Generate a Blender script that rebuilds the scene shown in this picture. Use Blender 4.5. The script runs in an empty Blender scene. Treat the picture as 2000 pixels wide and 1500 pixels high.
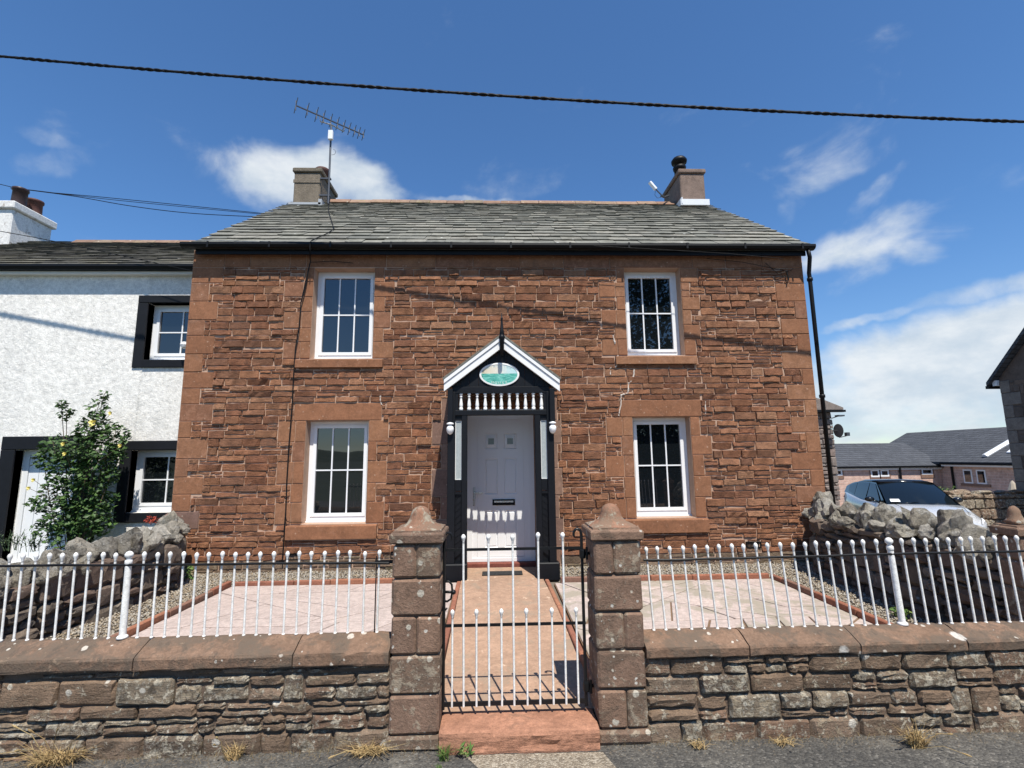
import bpy, math, random
import numpy as np
from mathutils import Vector, Matrix, noise as MN
random.seed(7); RNG = np.random.default_rng(11)
S = bpy.context.scene
COL = S.collection
U = random.uniform

# ------------------------------------------------------------------ camera
EYE = 1.735; FPX = 959.1; YAW = math.radians(1.908); PIT = math.radians(8.496); ROL = math.radians(0.626)
fw = Vector((math.sin(YAW)*math.cos(PIT), math.cos(YAW)*math.cos(PIT), math.sin(PIT)))
r0 = Vector((math.cos(YAW), -math.sin(YAW), 0)); u0 = r0.cross(fw)
ri = r0*math.cos(ROL) - u0*math.sin(ROL); up = u0*math.cos(ROL) + r0*math.sin(ROL)
cam = bpy.data.cameras.new('camera'); cam_o = bpy.data.objects.new('camera', cam); COL.objects.link(cam_o)
m3 = Matrix((ri, up, -fw)).transposed().to_4x4(); m3.translation = (0, 0, EYE); cam_o.matrix_world = m3
cam.sensor_width = 36; cam.lens = FPX/2000*36; cam.clip_start = .05; cam.clip_end = 3000
S.camera = cam_o
def ray(px, py): return fw + ri*((px-1000)/FPX) - up*((py-750)/FPX)
def P(px, py, Y): d = ray(px, py); return d*(Y/d.y) + Vector((0, 0, EYE))
def G(px, py, z): d = ray(px, py); return d*((z-EYE)/d.z) + Vector((0, 0, EYE))

# ------------------------------------------------------------------ sun, sky
TOSUN = Vector((.28, -1, 1.95)).normalized()
sun = bpy.data.lights.new('sun', 'SUN'); sun.energy = 5.0; sun.angle = math.radians(.42); sun.color = (1, .945, .85)
sun_o = bpy.data.objects.new('sun', sun); COL.objects.link(sun_o)
sun_o.rotation_euler = TOSUN.to_track_quat('Z', 'Y').to_euler(); sun_o.location = (6, -20, 40)
S.view_settings.view_transform = 'Standard'; S.view_settings.look = 'None'
S.view_settings.exposure = 0.40; S.view_settings.gamma = 1; S.view_settings.use_curve_mapping = False
W = bpy.data.worlds.new('World'); S.world = W; W.use_nodes = True
SKY_STRENGTH = .086

def sock(nt, node, key, v):
    i = node.inputs[key]
    if isinstance(v, bpy.types.NodeSocket): nt.links.new(v, i)
    else:
        if isinstance(v, (tuple, list)) and len(v) == 3 and i.type == 'RGBA': v = (*v, 1)
        i.default_value = v
def ND(nt, t, ins=None, **pr):
    n = nt.nodes.new(t)
    for k, v in pr.items(): setattr(n, k, v)
    for k, v in (ins or {}).items(): sock(nt, n, k, v)
    return n
def MTH(nt, op, a, b=0.0, c=0.0, clamp=False):
    n = ND(nt, 'ShaderNodeMath', {0: a, 1: b, 2: c}, operation=op, use_clamp=clamp); return n.outputs[0]
def VM(nt, op, a, b=(0, 0, 0)):
    n = ND(nt, 'ShaderNodeVectorMath', {0: a, 1: b}, operation=op)
    return n.outputs['Value'] if op in ('DOT_PRODUCT', 'LENGTH') else n.outputs[0]
def NOI(nt, vec, scale, detail=5, rough=.6, dist=0.0, out='Fac'):
    return ND(nt, 'ShaderNodeTexNoise', {'Vector': vec, 'Scale': scale, 'Detail': detail, 'Roughness': rough, 'Distortion': dist}).outputs[out]
def MR(nt, x, a, b, c=0.0, d=1.0, smooth=True):
    return ND(nt, 'ShaderNodeMapRange', {0: x, 1: a, 2: b, 3: c, 4: d}, interpolation_type='SMOOTHSTEP' if smooth else 'LINEAR').outputs[0]
def MIX(nt, f, a, b, blend='MIX'):
    n = ND(nt, 'ShaderNodeMix', {0: f, 6: a, 7: b}, data_type='RGBA', blend_type=blend, clamp_factor=True); return n.outputs[2]
def RAMP(nt, f, stops, mode='LINEAR'):
    n = ND(nt, 'ShaderNodeValToRGB', {0: f}); cr = n.color_ramp; cr.interpolation = mode
    while len(cr.elements) < len(stops): cr.elements.new(.5)
    for e, (p, c) in zip(cr.elements, stops): e.position = p; e.color = (*c, 1)
    return n.outputs[0]
def SCL(nt, vec, s): return VM(nt, 'MULTIPLY', vec, s)

def build_sky():
    nt = W.node_tree; nt.nodes.clear()
    az = math.atan2(TOSUN.x, TOSUN.y)
    sk = ND(nt, 'ShaderNodeTexSky', sky_type='NISHITA', sun_disc=False, sun_elevation=math.asin(TOSUN.z), sun_rotation=az,
            altitude=60, air_density=1.0, dust_density=.1, ozone_density=3.0)
    d = ND(nt, 'ShaderNodeTexCoord').outputs['Generated']
    # clouds: ellipses on the celestial sphere (direction, half-width, half-height, roll, weight) broken up by noise
    def cdir(px, py): return ray(px, py).normalized()
    blobs = [((600, 358), .15, .062, 0, 1.0), ((530, 355), .085, .055, 0, .95), ((700, 362), .10, .055, -.4, 1.0), ((640, 325), .07, .04, 0, .95), ((745, 372), .06, .03, -.4, .8),
             ((1690, 470), .13, .042, .22, .86), ((1780, 490), .06, .03, -.6, .66), ((1620, 500), .07, .035, .2, .8),
             ((1900, 690), .30, .085, .12, 1.15), ((1760, 760), .28, .075, .05, 1.1), ((1850, 800), .32, .05, 0, 1.0),
             ((1640, 690), .05, .03, .2, .7), ((1700, 850), .2, .02, 0, .8), ((1870, 840), .06, .016, 0, 1.0),
             ((1540, 430), .06, .025, .7, .46), ((1690, 385), .06, .018, .8, .50), ((1880, 400), .22, .06, .35, .46),
             ((1570, 350), .14, .06, .5, .34), ((1920, 570), .12, .025, .1, .66), ((1710, 625), .11, .012, .1, .66),
             ((75, 268), .05, .016, -.2, .36), ((70, 320), .09, .025, .5, .34), ((900, 388), .12, .008, 0, .45)]
    n1 = NOI(nt, SCL(nt, d, (1, 1, 1.7)), 5.5, 9, .56, .5); n2 = NOI(nt, d, 21, 6, .55)
    n3 = NOI(nt, SCL(nt, d, (1, 1, 2.6)), 2.3, 7, .6, .9)
    warp = VM(nt, 'ADD', d, SCL(nt, VM(nt, 'SUBTRACT', NOI(nt, d, 7, 4, .6, out='Color'), (.5, .5, .5)), (.09, .09, .06)))
    tot = None
    for (c, a, b, ro, w) in blobs:
        c = cdir(*c); e1 = Vector((c.y, -c.x, 0)).normalized(); e2 = e1.cross(c) * -1
        if e2.z < 0: e2 = -e2
        f1 = e1*math.cos(ro) + e2*math.sin(ro); f2 = e2*math.cos(ro) - e1*math.sin(ro)
        p = MTH(nt, 'DIVIDE', VM(nt, 'DOT_PRODUCT', warp, tuple(f1)), a); q = MTH(nt, 'DIVIDE', VM(nt, 'DOT_PRODUCT', warp, tuple(f2)), b)
        r = MTH(nt, 'SQRT', MTH(nt, 'ADD', MTH(nt, 'MULTIPLY', p, p), MTH(nt, 'MULTIPLY', q, q)))
        # signed front test keeps the blob off the opposite side of the sphere
        fr = MR(nt, VM(nt, 'DOT_PRODUCT', d, tuple(c)), 0, .2)
        mk = MTH(nt, 'MULTIPLY', MTH(nt, 'MULTIPLY', MR(nt, r, 1.35, .25), w), fr)
        tot = mk if tot is None else MTH(nt, 'SMOOTH_MAX', tot, mk, .12)
    behind = MR(nt, ND(nt, 'ShaderNodeSeparateXYZ', {0: d}).outputs[1], .25, -.25)
    tot = MTH(nt, 'MAXIMUM', tot, MTH(nt, 'MULTIPLY', MR(nt, n3, .55, .8), MTH(nt, 'MULTIPLY', behind, .8)))
    brk = MTH(nt, 'ADD', MTH(nt, 'MULTIPLY', MTH(nt, 'SUBTRACT', n1, .5), 1.8), MTH(nt, 'MULTIPLY', MTH(nt, 'SUBTRACT', n2, .5), .35))
    dens = MR(nt, MTH(nt, 'ADD', tot, brk), .24, 1.14)
    shade = MR(nt, MTH(nt, 'ADD', NOI(nt, SCL(nt, d, (1, 1, 2.2)), 8, 6, .6), MTH(nt, 'MULTIPLY', n2, .3)), .45, .85)
    k = 1/SKY_STRENGTH
    cc = MIX(nt, shade, (.46*k, .53*k, .60*k), (.66*k, .69*k, .71*k))
    hz = MR(nt, ND(nt, 'ShaderNodeSeparateXYZ', {0: d}).outputs[2], .0, .40)
    tint = MIX(nt, hz, (1.0, 1.13, 1.27), (.77, 1.13, 1.43))
    skc = MIX(nt, 1.0, sk.outputs[0], tint, 'MULTIPLY')
    col = MIX(nt, MTH(nt, 'MULTIPLY', dens, .93), skc, cc)
    bg = ND(nt, 'ShaderNodeBackground', {'Color': col, 'Strength': SKY_STRENGTH})
    out = ND(nt, 'ShaderNodeOutputWorld'); nt.links.new(bg.outputs[0], out.inputs[0])
build_sky()

# ------------------------------------------------------------------ materials
def new_mat(name):
    m = bpy.data.materials.new(name); m.use_nodes = True; nt = m.node_tree
    return m, nt, nt.nodes['Principled BSDF']
def pos(nt): return ND(nt, 'ShaderNodeNewGeometry').outputs['Position']
def piece_tint(nt):
    a = ND(nt, 'ShaderNodeObjectInfo').outputs['Random']; b = ND(nt, 'ShaderNodeNewGeometry').outputs['Random Per Island']
    return MTH(nt, 'FRACT', MTH(nt, 'ADD', a, MTH(nt, 'MULTIPLY', b, 7.31)))
def bump(nt, bs, h, strength=.5, dist=.01):
    b = ND(nt, 'ShaderNodeBump', {'Height': h, 'Strength': strength, 'Distance': dist}); nt.links.new(b.outputs[0], bs.inputs['Normal'])
def plain(name, col, rough=.6, metal=0.0, var=.12, vs=6, bs_=0.0, bd=.004, bsc=60, spec=.5, coat=0.0):
    m, nt, b = new_mat(name); p = pos(nt)
    n = NOI(nt, p, vs, 6, .62)
    c = MIX(nt, n, tuple(x*(1-var) for x in col), tuple(min(1, x*(1+var)) for x in col))
    sock(nt, b, 'Base Color', c); b.inputs['Metallic'].default_value = metal
    sock(nt, b, 'Roughness', MR(nt, NOI(nt, p, vs*5, 3), .3, .7, max(.02, rough-.06), min(1, rough+.08)))
    b.inputs['Specular IOR Level'].default_value = spec; b.inputs['Coat Weight'].default_value = coat
    if bs_: bump(nt, b, NOI(nt, p, bsc, 5, .65), bs_, bd)
    return m
def stone(name, cols, gs=7.0, bs_=.6, bd=.012, lichen=(), spots=(), strata=0.0, dark=.0, rough=.92, contrast=.35, tint2=None):
    """cols: piece-to-piece tints; lichen: (scale, lo, hi, colour, strength); spots: (cell scale, radius, colour, share)"""
    m, nt, b = new_mat(name); p = pos(nt); t = piece_tint(nt)
    base = RAMP(nt, t, [(i/(len(cols)-1), c) for i, c in enumerate(cols)])
    n1 = NOI(nt, p, gs, 7, .68); n2 = NOI(nt, p, gs*6.5, 6, .7); n3 = NOI(nt, p, gs*22, 3, .6)
    base = MIX(nt, 1, base, RAMP(nt, n1, [(.25, (1-contrast,)*3), (.75, (1+contrast*.8,)*3)]), 'MULTIPLY')
    base = MIX(nt, 1, base, RAMP(nt, n2, [(.3, (.78,)*3), (.7, (1.2,)*3)]), 'MULTIPLY')
    base = MIX(nt, 1, base, RAMP(nt, n3, [(.3, (.86,)*3), (.7, (1.13,)*3)]), 'MULTIPLY')
    if tint2: base = MIX(nt, MTH(nt, 'MULTIPLY', MR(nt, NOI(nt, p, tint2[0], 5, .65, .6), tint2[1], tint2[2]), tint2[4]), base, tint2[3])
    h = MTH(nt, 'ADD', MTH(nt, 'MULTIPLY', n2, .6), MTH(nt, 'MULTIPLY', n3, .25))
    if strata:
        st = NOI(nt, SCL(nt, p, (2.2, 2.2, 16)), 4, 6, .65, .6); h = MTH(nt, 'ADD', h, MTH(nt, 'MULTIPLY', st, strata))
        base = MIX(nt, 1, base, RAMP(nt, st, [(.3, (.85,)*3), (.7, (1.12,)*3)]), 'MULTIPLY')
    for (sc, lo, hi, c, s) in lichen:
        w = MR(nt, MTH(nt, 'ADD', NOI(nt, p, sc, 8, .72, .4), MTH(nt, 'MULTIPLY', MTH(nt, 'SUBTRACT', t, .5), .10)), lo, hi)
        base = MIX(nt, MTH(nt, 'MULTIPLY', MTH(nt, 'MULTIPLY', w, s), MR(nt, n2, .3, .6, .55, 1)), base, c); h = MTH(nt, 'ADD', h, MTH(nt, 'MULTIPLY', w, .15))
    for (sc, rad, c, share) in spots:
        v = ND(nt, 'ShaderNodeTexVoronoi', {'Vector': VM(nt, 'ADD', p, SCL(nt, NOI(nt, p, 30, 3, out='Color'), (.02, .02, .02))), 'Scale': sc})
        rnd = ND(nt, 'ShaderNodeSeparateColor', {0: v.outputs['Color']}).outputs[0]
        rr = MTH(nt, 'MULTIPLY', MR(nt, rnd, 1-share, 1.0, 0, 1, False), rad)
        w = MTH(nt, 'MULTIPLY', MR(nt, MTH(nt, 'SUBTRACT', rr, v.outputs['Distance']), 0, .06), MR(nt, n2, .25, .55, .4, 1))
        base = MIX(nt, MTH(nt, 'MULTIPLY', w, .85), base, c)
    sock(nt, b, 'Base Color', base); b.inputs['Roughness'].default_value = rough; b.inputs['Specular IOR Level'].default_value = .25
    bump(nt, b, h, bs_, bd)
    return m

M = {}
M['rubble'] = stone('red sandstone rubble', [(0.286, 0.131, 0.068), (0.229, 0.101, 0.054), (0.330, 0.155, 0.082), (0.186, 0.090, 0.055), (0.296, 0.144, 0.078), (0.253, 0.110, 0.060), (0.353, 0.183, 0.104), (0.239, 0.108, 0.061), (0.215, 0.096, 0.054), (0.306, 0.132, 0.070)],
                    9, 1.0, .026, lichen=[(15, .66, .74, (.46, .36, .28), .4), (6, .57, .70, (.12, .068, .048), .6), (3, .60, .74, (.155, .105, .075), .45)], strata=.45, contrast=.45)
M['dressed'] = stone('dressed red sandstone', [(0.277, 0.127, 0.067), (0.239, 0.108, 0.057), (0.291, 0.143, 0.076), (0.215, 0.100, 0.058)], 6, .6, .008, lichen=[(10, .52, .64, (.38, .20, .125), .45), (5, .58, .7, (.17, .10, .068), .5)],
                     spots=[(20, .30, (.42, .27, .19), .3)], contrast=.3)
M['dressed_grey'] = stone('weathered grey-brown sandstone', [(.22, .125, .09), (.24, .15, .11), (.19, .115, .09)], 6, .4, .006, spots=[(18, .3, (.40, .33, .27), .3)], contrast=.25)
M['plinth'] = stone('grey-green weathered plinth stone', [(.20, .135, .09), (.16, .115, .08), (.23, .165, .115), (.185, .115, .075), (.20, .16, .105)], 8, 1.0, .024, lichen=[(12, .58, .66, (.34, .29, .21), .6), (6, .58, .68, (.10, .085, .045), .6)], contrast=.4)
M['mortar_pale'] = plain('pale repair mortar', (.56, .49, .42), .95, var=.2, vs=12, bs_=.6, bd=.006, bsc=70)
M['mortar'] = plain('pinkish lime mortar', (.46, .315, .23), .95, var=.35, vs=4, bs_=.6, bd=.006, bsc=70, spec=.2)
M['mortar_dark'] = plain('dark earthy joint filling', (.13, .095, .072), .97, var=.35, vs=9, bs_=.8, bd=.01, bsc=60, spec=.1)
M['slate'] = stone('green-grey roof slate', [(.165, .165, .14), (.215, .21, .178), (.135, .136, .118), (.235, .228, .192), (.19, .187, .158), (.15, .148, .126), (.265, .252, .212), (.11, .11, .098)], 5, .7, .008,
                   lichen=[(11, .64, .71, (.50, .49, .43), .5), (3, .54, .68, (.10, .098, .07), .6), (9, .58, .70, (.07, .07, .062), .6)], spots=[(7, .24, (.66, .66, .62), .14)], rough=.75, contrast=.38)
M['slate_old'] = stone('dark mossy roof slate', [(.085, .08, .066), (.12, .112, .092), (.065, .062, .055), (.15, .14, .112), (.10, .092, .07)], 5, .55, .006,
                       lichen=[(9, .58, .68, (.20, .19, .12), .5)], spots=[(6, .26, (.66, .66, .62), .10)], rough=.8)
M['ridge'] = stone('red sandstone ridge tile', [(.26, .16, .11), (.21, .135, .095), (.30, .20, .14), (.19, .145, .105)], 8, .6, .01, lichen=[(9, .56, .66, (.30, .27, .12), .6)], spots=[(12, .3, (.55, .5, .42), .25)])
M['white'] = plain('white upvc', (.80, .81, .82), .35, var=.025, vs=2)
M['white_paint'] = plain('white gloss paint', (.80, .80, .78), .42, var=.05, vs=9)
M['iron_white'] = stone('white painted iron with rust', [(.80, .79, .76), (.74, .73, .70)], 5, .2, .002, lichen=[(22, .64, .72, (.45, .25, .11), .6), (6, .66, .74, (.62, .55, .42), .5)], rough=.5, contrast=.06)
M['iron_black'] = stone('black painted iron', [(.008, .0085, .0095), (.011, .011, .012)], 9, .3, .002, lichen=[(26, .72, .78, (.12, .05, .025), .5)], rough=.42, contrast=.2)
M['black_paint'] = stone('worn black gloss paint', [(.0045, .0055, .008), (.006, .007, .0095)], 5, .25, .003, lichen=[(40, .72, .77, (.13, .13, .13), .35)], rough=.5, contrast=.2)
M['black_stone'] = stone('black painted stone surround', [(.007, .008, .011), (.010, .011, .014)], 9, .4, .006, rough=.65, contrast=.25)
M['plastic_black'] = plain('black plastic', (.005, .005, .0055), .5, var=.15, spec=.25)
M['render'] = stone('white roughcast render', [(.80, .775, .72), (.81, .785, .735)], 2.2, 1.0, .02,
                    lichen=[(3.2, .52, .72, (.50, .50, .47), .55), (11, .60, .72, (.44, .44, .42), .45), (40, .56, .66, (.50, .50, .48), .4), (1.1, .58, .8, (.62, .57, .47), .4)], contrast=.07)
M['harl'] = stone('grey pebbledash', [(.20, .165, .125), (.17, .145, .11)], 6, .9, .02, lichen=[(60, .55, .65, (.36, .31, .24), .6), (8, .58, .7, (.07, .065, .055), .55)])
M['harl_pink'] = stone('brown pebbledash', [(.24, .17, .135), (.22, .16, .13)], 6, .9, .02, lichen=[(60, .55, .65, (.40, .31, .25), .6)])
M['white_stack'] = stone('flaking whitewash', [(.72, .71, .68), (.76, .75, .72)], 4, .6, .01, lichen=[(7, .54, .62, (.30, .25, .20), .75), (18, .62, .68, (.10, .09, .08), .6)], contrast=.12)
M['limestone'] = stone('weathered grey limestone', [(.38, .345, .29), (.24, .22, .185), (.50, .465, .40), (.30, .265, .21), (.45, .41, .33), (.20, .18, .15)], 10, 1.0, .05,
                       lichen=[(9, .54, .62, (.52, .50, .45), .7), (8, .54, .66, (.05, .044, .036), .8), (22, .56, .66, (.09, .08, .065), .6), (4, .62, .7, (.15, .14, .075), .5)], contrast=.45)
M['fieldstone'] = stone('brown field stone', [(.15, .115, .088), (.115, .095, .078), (.19, .15, .115), (.14, .095, .075), (.21, .18, .145)], 9, 1.0, .02,
                        lichen=[(12, .60, .68, (.40, .37, .31), .55), (6, .6, .7, (.05, .04, .035), .6)], spots=[(6, .25, (.5, .48, .43), .15)])
M['wallstone'] = stone('lichened brown sandstone', [(.225, .155, .105), (.165, .115, .08), (.265, .195, .14), (.20, .125, .085), (.245, .195, .14), (.15, .108, .08)], 8, 1.0, .026,
                       lichen=[(9, .54, .60, (.41, .34, .24), .6), (20, .53, .60, (.57, .51, .40), .85), (48, .57, .65, (.60, .56, .48), .6), (7, .57, .66, (.06, .046, .036), .7)], spots=[(9, .36, (.64, .60, .52), .16), (22, .38, (.56, .52, .43), .24)], strata=.4, contrast=.42)
M['coping'] = stone('weathered sandstone coping', [(.225, .14, .093), (.20, .128, .087), (.24, .15, .102)], 4.5, .8, .014,
                    lichen=[(3.2, .43, .52, (.115, .090, .068), .85), (9, .51, .62, (.085, .068, .054), .65), (14, .60, .66, (.33, .24, .165), .5)], spots=[(5, .34, (.60, .57, .52), .16), (13, .36, (.55, .50, .43), .15), (26, .3, (.58, .54, .47), .12)], contrast=.38)
M['pillar'] = stone('lichened brown sandstone block', [(.23, .145, .10), (.195, .125, .09), (.215, .145, .10)], 7, .9, .014,
                    lichen=[(6, .50, .60, (.105, .08, .06), .6), (14, .55, .61, (.37, .315, .235), .65), (38, .60, .66, (.46, .41, .33), .5)], spots=[(15, .44, (.50, .46, .38), .3), (5, .30, (.64, .64, .58), .16), (30, .38, (.60, .58, .52), .2)], contrast=.38)
M['captop'] = stone('pillar cap sandstone', [(.29, .15, .094), (.26, .14, .09)], 6, .7, .012, lichen=[(6, .46, .58, (.17, .125, .088), .8), (9, .53, .60, (.36, .335, .26), .75)], spots=[(8, .4, (.50, .48, .40), .2), (24, .4, (.50, .46, .38), .25)])
M['step'] = stone('orange sandstone step', [(.37, .185, .115), (.35, .175, .115)], 5, .8, .014, lichen=[(5, .52, .66, (.17, .105, .072), .75), (12, .62, .68, (.46, .30, .20), .5)], strata=.6, contrast=.35)
M['kerb'] = stone('red sandstone kerb', [(.31, .125, .075), (.25, .105, .07), (.36, .16, .09), (.21, .12, .09)], 8, .6, .008, lichen=[(8, .55, .65, (.13, .085, .06), .6)])
M['paving'] = stone('pale pink paving slab', [(.46, .375, .335), (.43, .35, .312), (.49, .40, .355), (.42, .355, .315)], 3, .35, .005, tint2=(2.4, .47, .60, (.30, .265, .205), .85), lichen=[(14, .68, .73, (.24, .17, .10), .5)], contrast=.12)
M['paving_clean'] = stone('clean pale pink paving slab', [(.45, .37, .33), (.41, .335, .30), (.47, .39, .35)], 3, .4, .006, lichen=[(14, .69, .75, (.32, .24, .17), .6), (3, .58, .72, (.36, .29, .24), .5)], contrast=.14)
M['joint'] = plain('brown sandy joint', (.17, .105, .06), .95, var=.3, vs=12)
M['path'] = stone('worn terracotta-tinted concrete', [(.37, .24, .165), (.37, .24, .165)], 2.2, .45, .006,
                  tint2=(3.2, .52, .64, (.29, .22, .16), .75), lichen=[(7, .645, .67, (.66, .50, .37), .8), (17, .69, .72, (.70, .55, .42), .7)], contrast=.2)
M['pebble'] = stone('garden pebble', [(.33, .28, .21), (.40, .36, .30), (.20, .165, .13), (.46, .43, .37), (.27, .215, .145), (.36, .285, .19), (.17, .155, .14)], 14, .3, .004, contrast=.15, rough=.8)
M['gravel_bed'] = plain('gravel bed', (.17, .14, .105), .95, var=.4, vs=30, bs_=.9, bd=.02, bsc=60)
def asphalt():
    m, nt, b = new_mat('worn asphalt'); p = pos(nt)
    big = NOI(nt, p, 1.3, 6, .65); v = ND(nt, 'ShaderNodeTexVoronoi', {'Vector': p, 'Scale': 70})
    agg = ND(nt, 'ShaderNodeSeparateColor', {0: v.outputs['Color']}).outputs[0]
    c = RAMP(nt, agg, [(0, (.045, .044, .042)), (.5, (.08, .075, .068)), (.9, (.105, .10, .09)), (1, (.17, .16, .145))])
    c = MIX(nt, 1, c, RAMP(nt, big, [(.35, (.7,)*3), (.7, (1.35, 1.32, 1.25))]), 'MULTIPLY')
    c = MIX(nt, MTH(nt, 'MULTIPLY', MR(nt, NOI(nt, p, 2.6, 5, .7), .55, .7), .5), c, (.20, .185, .155))
    sock(nt, b, 'Base Color', c); b.inputs['Roughness'].default_value = .9
    bump(nt, b, MTH(nt, 'ADD', MTH(nt, 'MULTIPLY', v.outputs['Distance'], -.8), NOI(nt, p, 40, 4)), .9, .012); return m
M['asphalt'] = asphalt()
def apron():
    m, nt, b = new_mat('pale exposed-aggregate concrete'); p = pos(nt)
    v = ND(nt, 'ShaderNodeTexVoronoi', {'Vector': p, 'Scale': 95}); agg = ND(nt, 'ShaderNodeSeparateColor', {0: v.outputs['Color']}).outputs[0]
    c = RAMP(nt, agg, [(0, (.16, .13, .095)), (.5, (.27, .225, .165)), (1, (.42, .37, .29))])
    c = MIX(nt, 1, c, RAMP(nt, NOI(nt, p, 6, 6, .65), [(.3, (.72,)*3), (.7, (1.2,)*3)]), 'MULTIPLY')
    sock(nt, b, 'Base Color', c); b.inputs['Roughness'].default_value = .9; bump(nt, b, MTH(nt, 'MULTIPLY', v.outputs['Distance'], -1), .9, .01); return m
M['apron'] = apron()
M['land'] = plain('grassy ground', (.04, .05, .022), .95, var=.5, vs=.05)
M['yard'] = plain('yard gravel', (.19, .17, .15), .95, var=.25, vs=2, bs_=.6, bd=.02, bsc=30)
M['hill'] = plain('wooded hills', (.035, .05, .024), .95, var=.4, vs=.02)
def glass(name, base=(.006, .008, .010), ior=1.95, wav=.0):
    m, nt, b = new_mat(name); b.inputs['Base Color'].default_value = (*base, 1); b.inputs['Roughness'].default_value = .015
    b.inputs['IOR'].default_value = ior
    if wav: bump(nt, b, NOI(nt, pos(nt), 1.2, 2), wav, .02)
    return m
M['glass'] = glass('dark window glass', wav=.06)
M['frost'] = plain('frosted glass', (.36, .40, .40), .25, var=.25, vs=25, bs_=.5, bd=.004, bsc=90)
M['doorglass'] = plain('obscured door glass', (.13, .17, .19), .12, var=.2, vs=10)
M['steel'] = plain('satin metal', (.55, .55, .55), .3, metal=.9, var=.05)
M['alu'] = plain('dull aluminium', (.10, .105, .115), .45, metal=.6, var=.1)
M['lead'] = plain('lead flashing', (.36, .38, .40), .55, var=.2, vs=10)
M['lead_white'] = plain('bright flashing', (.70, .72, .74), .5, var=.1, vs=10)
M['clay'] = stone('terracotta pot', [(.11, .05, .04), (.095, .045, .038)], 6, .4, .005, lichen=[(6, .48, .62, (.06, .045, .04), .8)], rough=.65)
M['clay_dark'] = stone('dark glazed pot', [(.055, .034, .032), (.05, .033, .032)], 6, .3, .005, lichen=[(6, .62, .72, (.16, .10, .08), .4)], rough=.4)
M['rubber'] = plain('black rubber mat', (.014, .014, .014), .8, var=.2, bs_=.6, bd=.005, bsc=120)
M['wood_red'] = stone('dark red painted step', [(.20, .065, .048), (.18, .06, .047)], 6, .4, .006, lichen=[(9, .6, .68, (.33, .20, .14), .5)])
M['leaf'] = stone('rose leaf', [(.022, .05, .013), (.045, .095, .022), (.03, .068, .02), (.085, .15, .038), (.038, .08, .022)], 9, .2, .003, rough=.5, contrast=.25)
M['leaf_tree'] = stone('tree leaf', [(.025, .05, .014), (.04, .075, .02), (.03, .06, .018)], 5, .2, .003, rough=.6)
M['leaf_grey'] = stone('grey-green leaf', [(.10, .14, .075), (.07, .11, .05)], 9, .2, .003, rough=.6)
M['leaf_red'] = stone('red succulent leaf', [(.28, .03, .018), (.36, .06, .03), (.20, .02, .015)], 20, .2, .003, rough=.5)
M['stem'] = plain('brown stem', (.10, .07, .04), .8)
M['bark'] = plain('tree bark', (.09, .07, .05), .9, bs_=.8, bd=.03, bsc=12)
M['petal'] = plain('pale yellow petal', (.78, .68, .22), .6, var=.1, vs=30)
M['dry'] = stone('dry straw', [(.42, .30, .14), (.33, .22, .10), (.50, .38, .19), (.26, .17, .08)], 20, .2, .002, rough=.7, contrast=.1)
M['grass'] = stone('green grass blade', [(.07, .14, .03), (.10, .18, .04), (.15, .19, .06)], 20, .2, .002, rough=.6, contrast=.1)
M['cable'] = plain('black cable', (.006, .006, .0065), .6, var=.2, spec=.2)
M['car'] = plain('silver car paint', (.60, .61, .62), .3, metal=.25, var=.03, coat=1.0)
M['car_black'] = plain('gloss black trim', (.008, .009, .010), .12, var=.1, coat=.6)
M['car_glass'] = glass('tinted car glass', (.006, .010, .014), 1.6)
def brickmat(name, c1, c2, mo, bw=.45, bh=.15):
    m, nt, b = new_mat(name); g = ND(nt, 'ShaderNodeNewGeometry').outputs['Position']
    s = ND(nt, 'ShaderNodeSeparateXYZ', {0: g}); v = ND(nt, 'ShaderNodeCombineXYZ', {0: MTH(nt, 'ADD', s.outputs[0], s.outputs[1]), 1: s.outputs[2], 2: 0.0}).outputs[0]
    k = ND(nt, 'ShaderNodeTexBrick', {'Vector': v, 'Color1': (*c1, 1), 'Color2': (*c2, 1), 'Mortar': (*mo, 1), 'Scale': 1.0, 'Mortar Size': .014, 'Brick Width': bw, 'Row Height': bh, 'Bias': .1})
    c = MIX(nt, 1, k.outputs[0], RAMP(nt, NOI(nt, g, 5, 5), [(.3, (.8,)*3), (.7, (1.2,)*3)]), 'MULTIPLY')
    sock(nt, b, 'Base Color', c); b.inputs['Roughness'].default_value = .92
    bump(nt, b, MTH(nt, 'SUBTRACT', NOI(nt, g, 12, 5), MTH(nt, 'MULTIPLY', k.outputs['Fac'], 1.0)), .7, .03); return m
M['pinkblock'] = brickmat('pink walling block', (.60, .40, .325), (.50, .335, .275), (.62, .48, .40))
M['slate_new'] = brickmat('new blue-grey slate', (.052, .056, .064), (.075, .08, .09), (.03, .032, .036), .34, .13)
M['greystone'] = stone('grey-pink rubble', [(.24, .20, .175), (.19, .16, .145), (.28, .215, .185), (.21, .185, .17)], 6, .8, .02, lichen=[(7, .58, .68, (.11, .095, .085), .6)])
M['darkstone'] = stone('dark sandstone', [(.14, .105, .085), (.115, .09, .075), (.165, .12, .095)], 5, .7, .02)
M['darkquoin'] = stone('pale quoin', [(.22, .185, .155), (.20, .17, .145)], 5, .5, .01)

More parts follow.
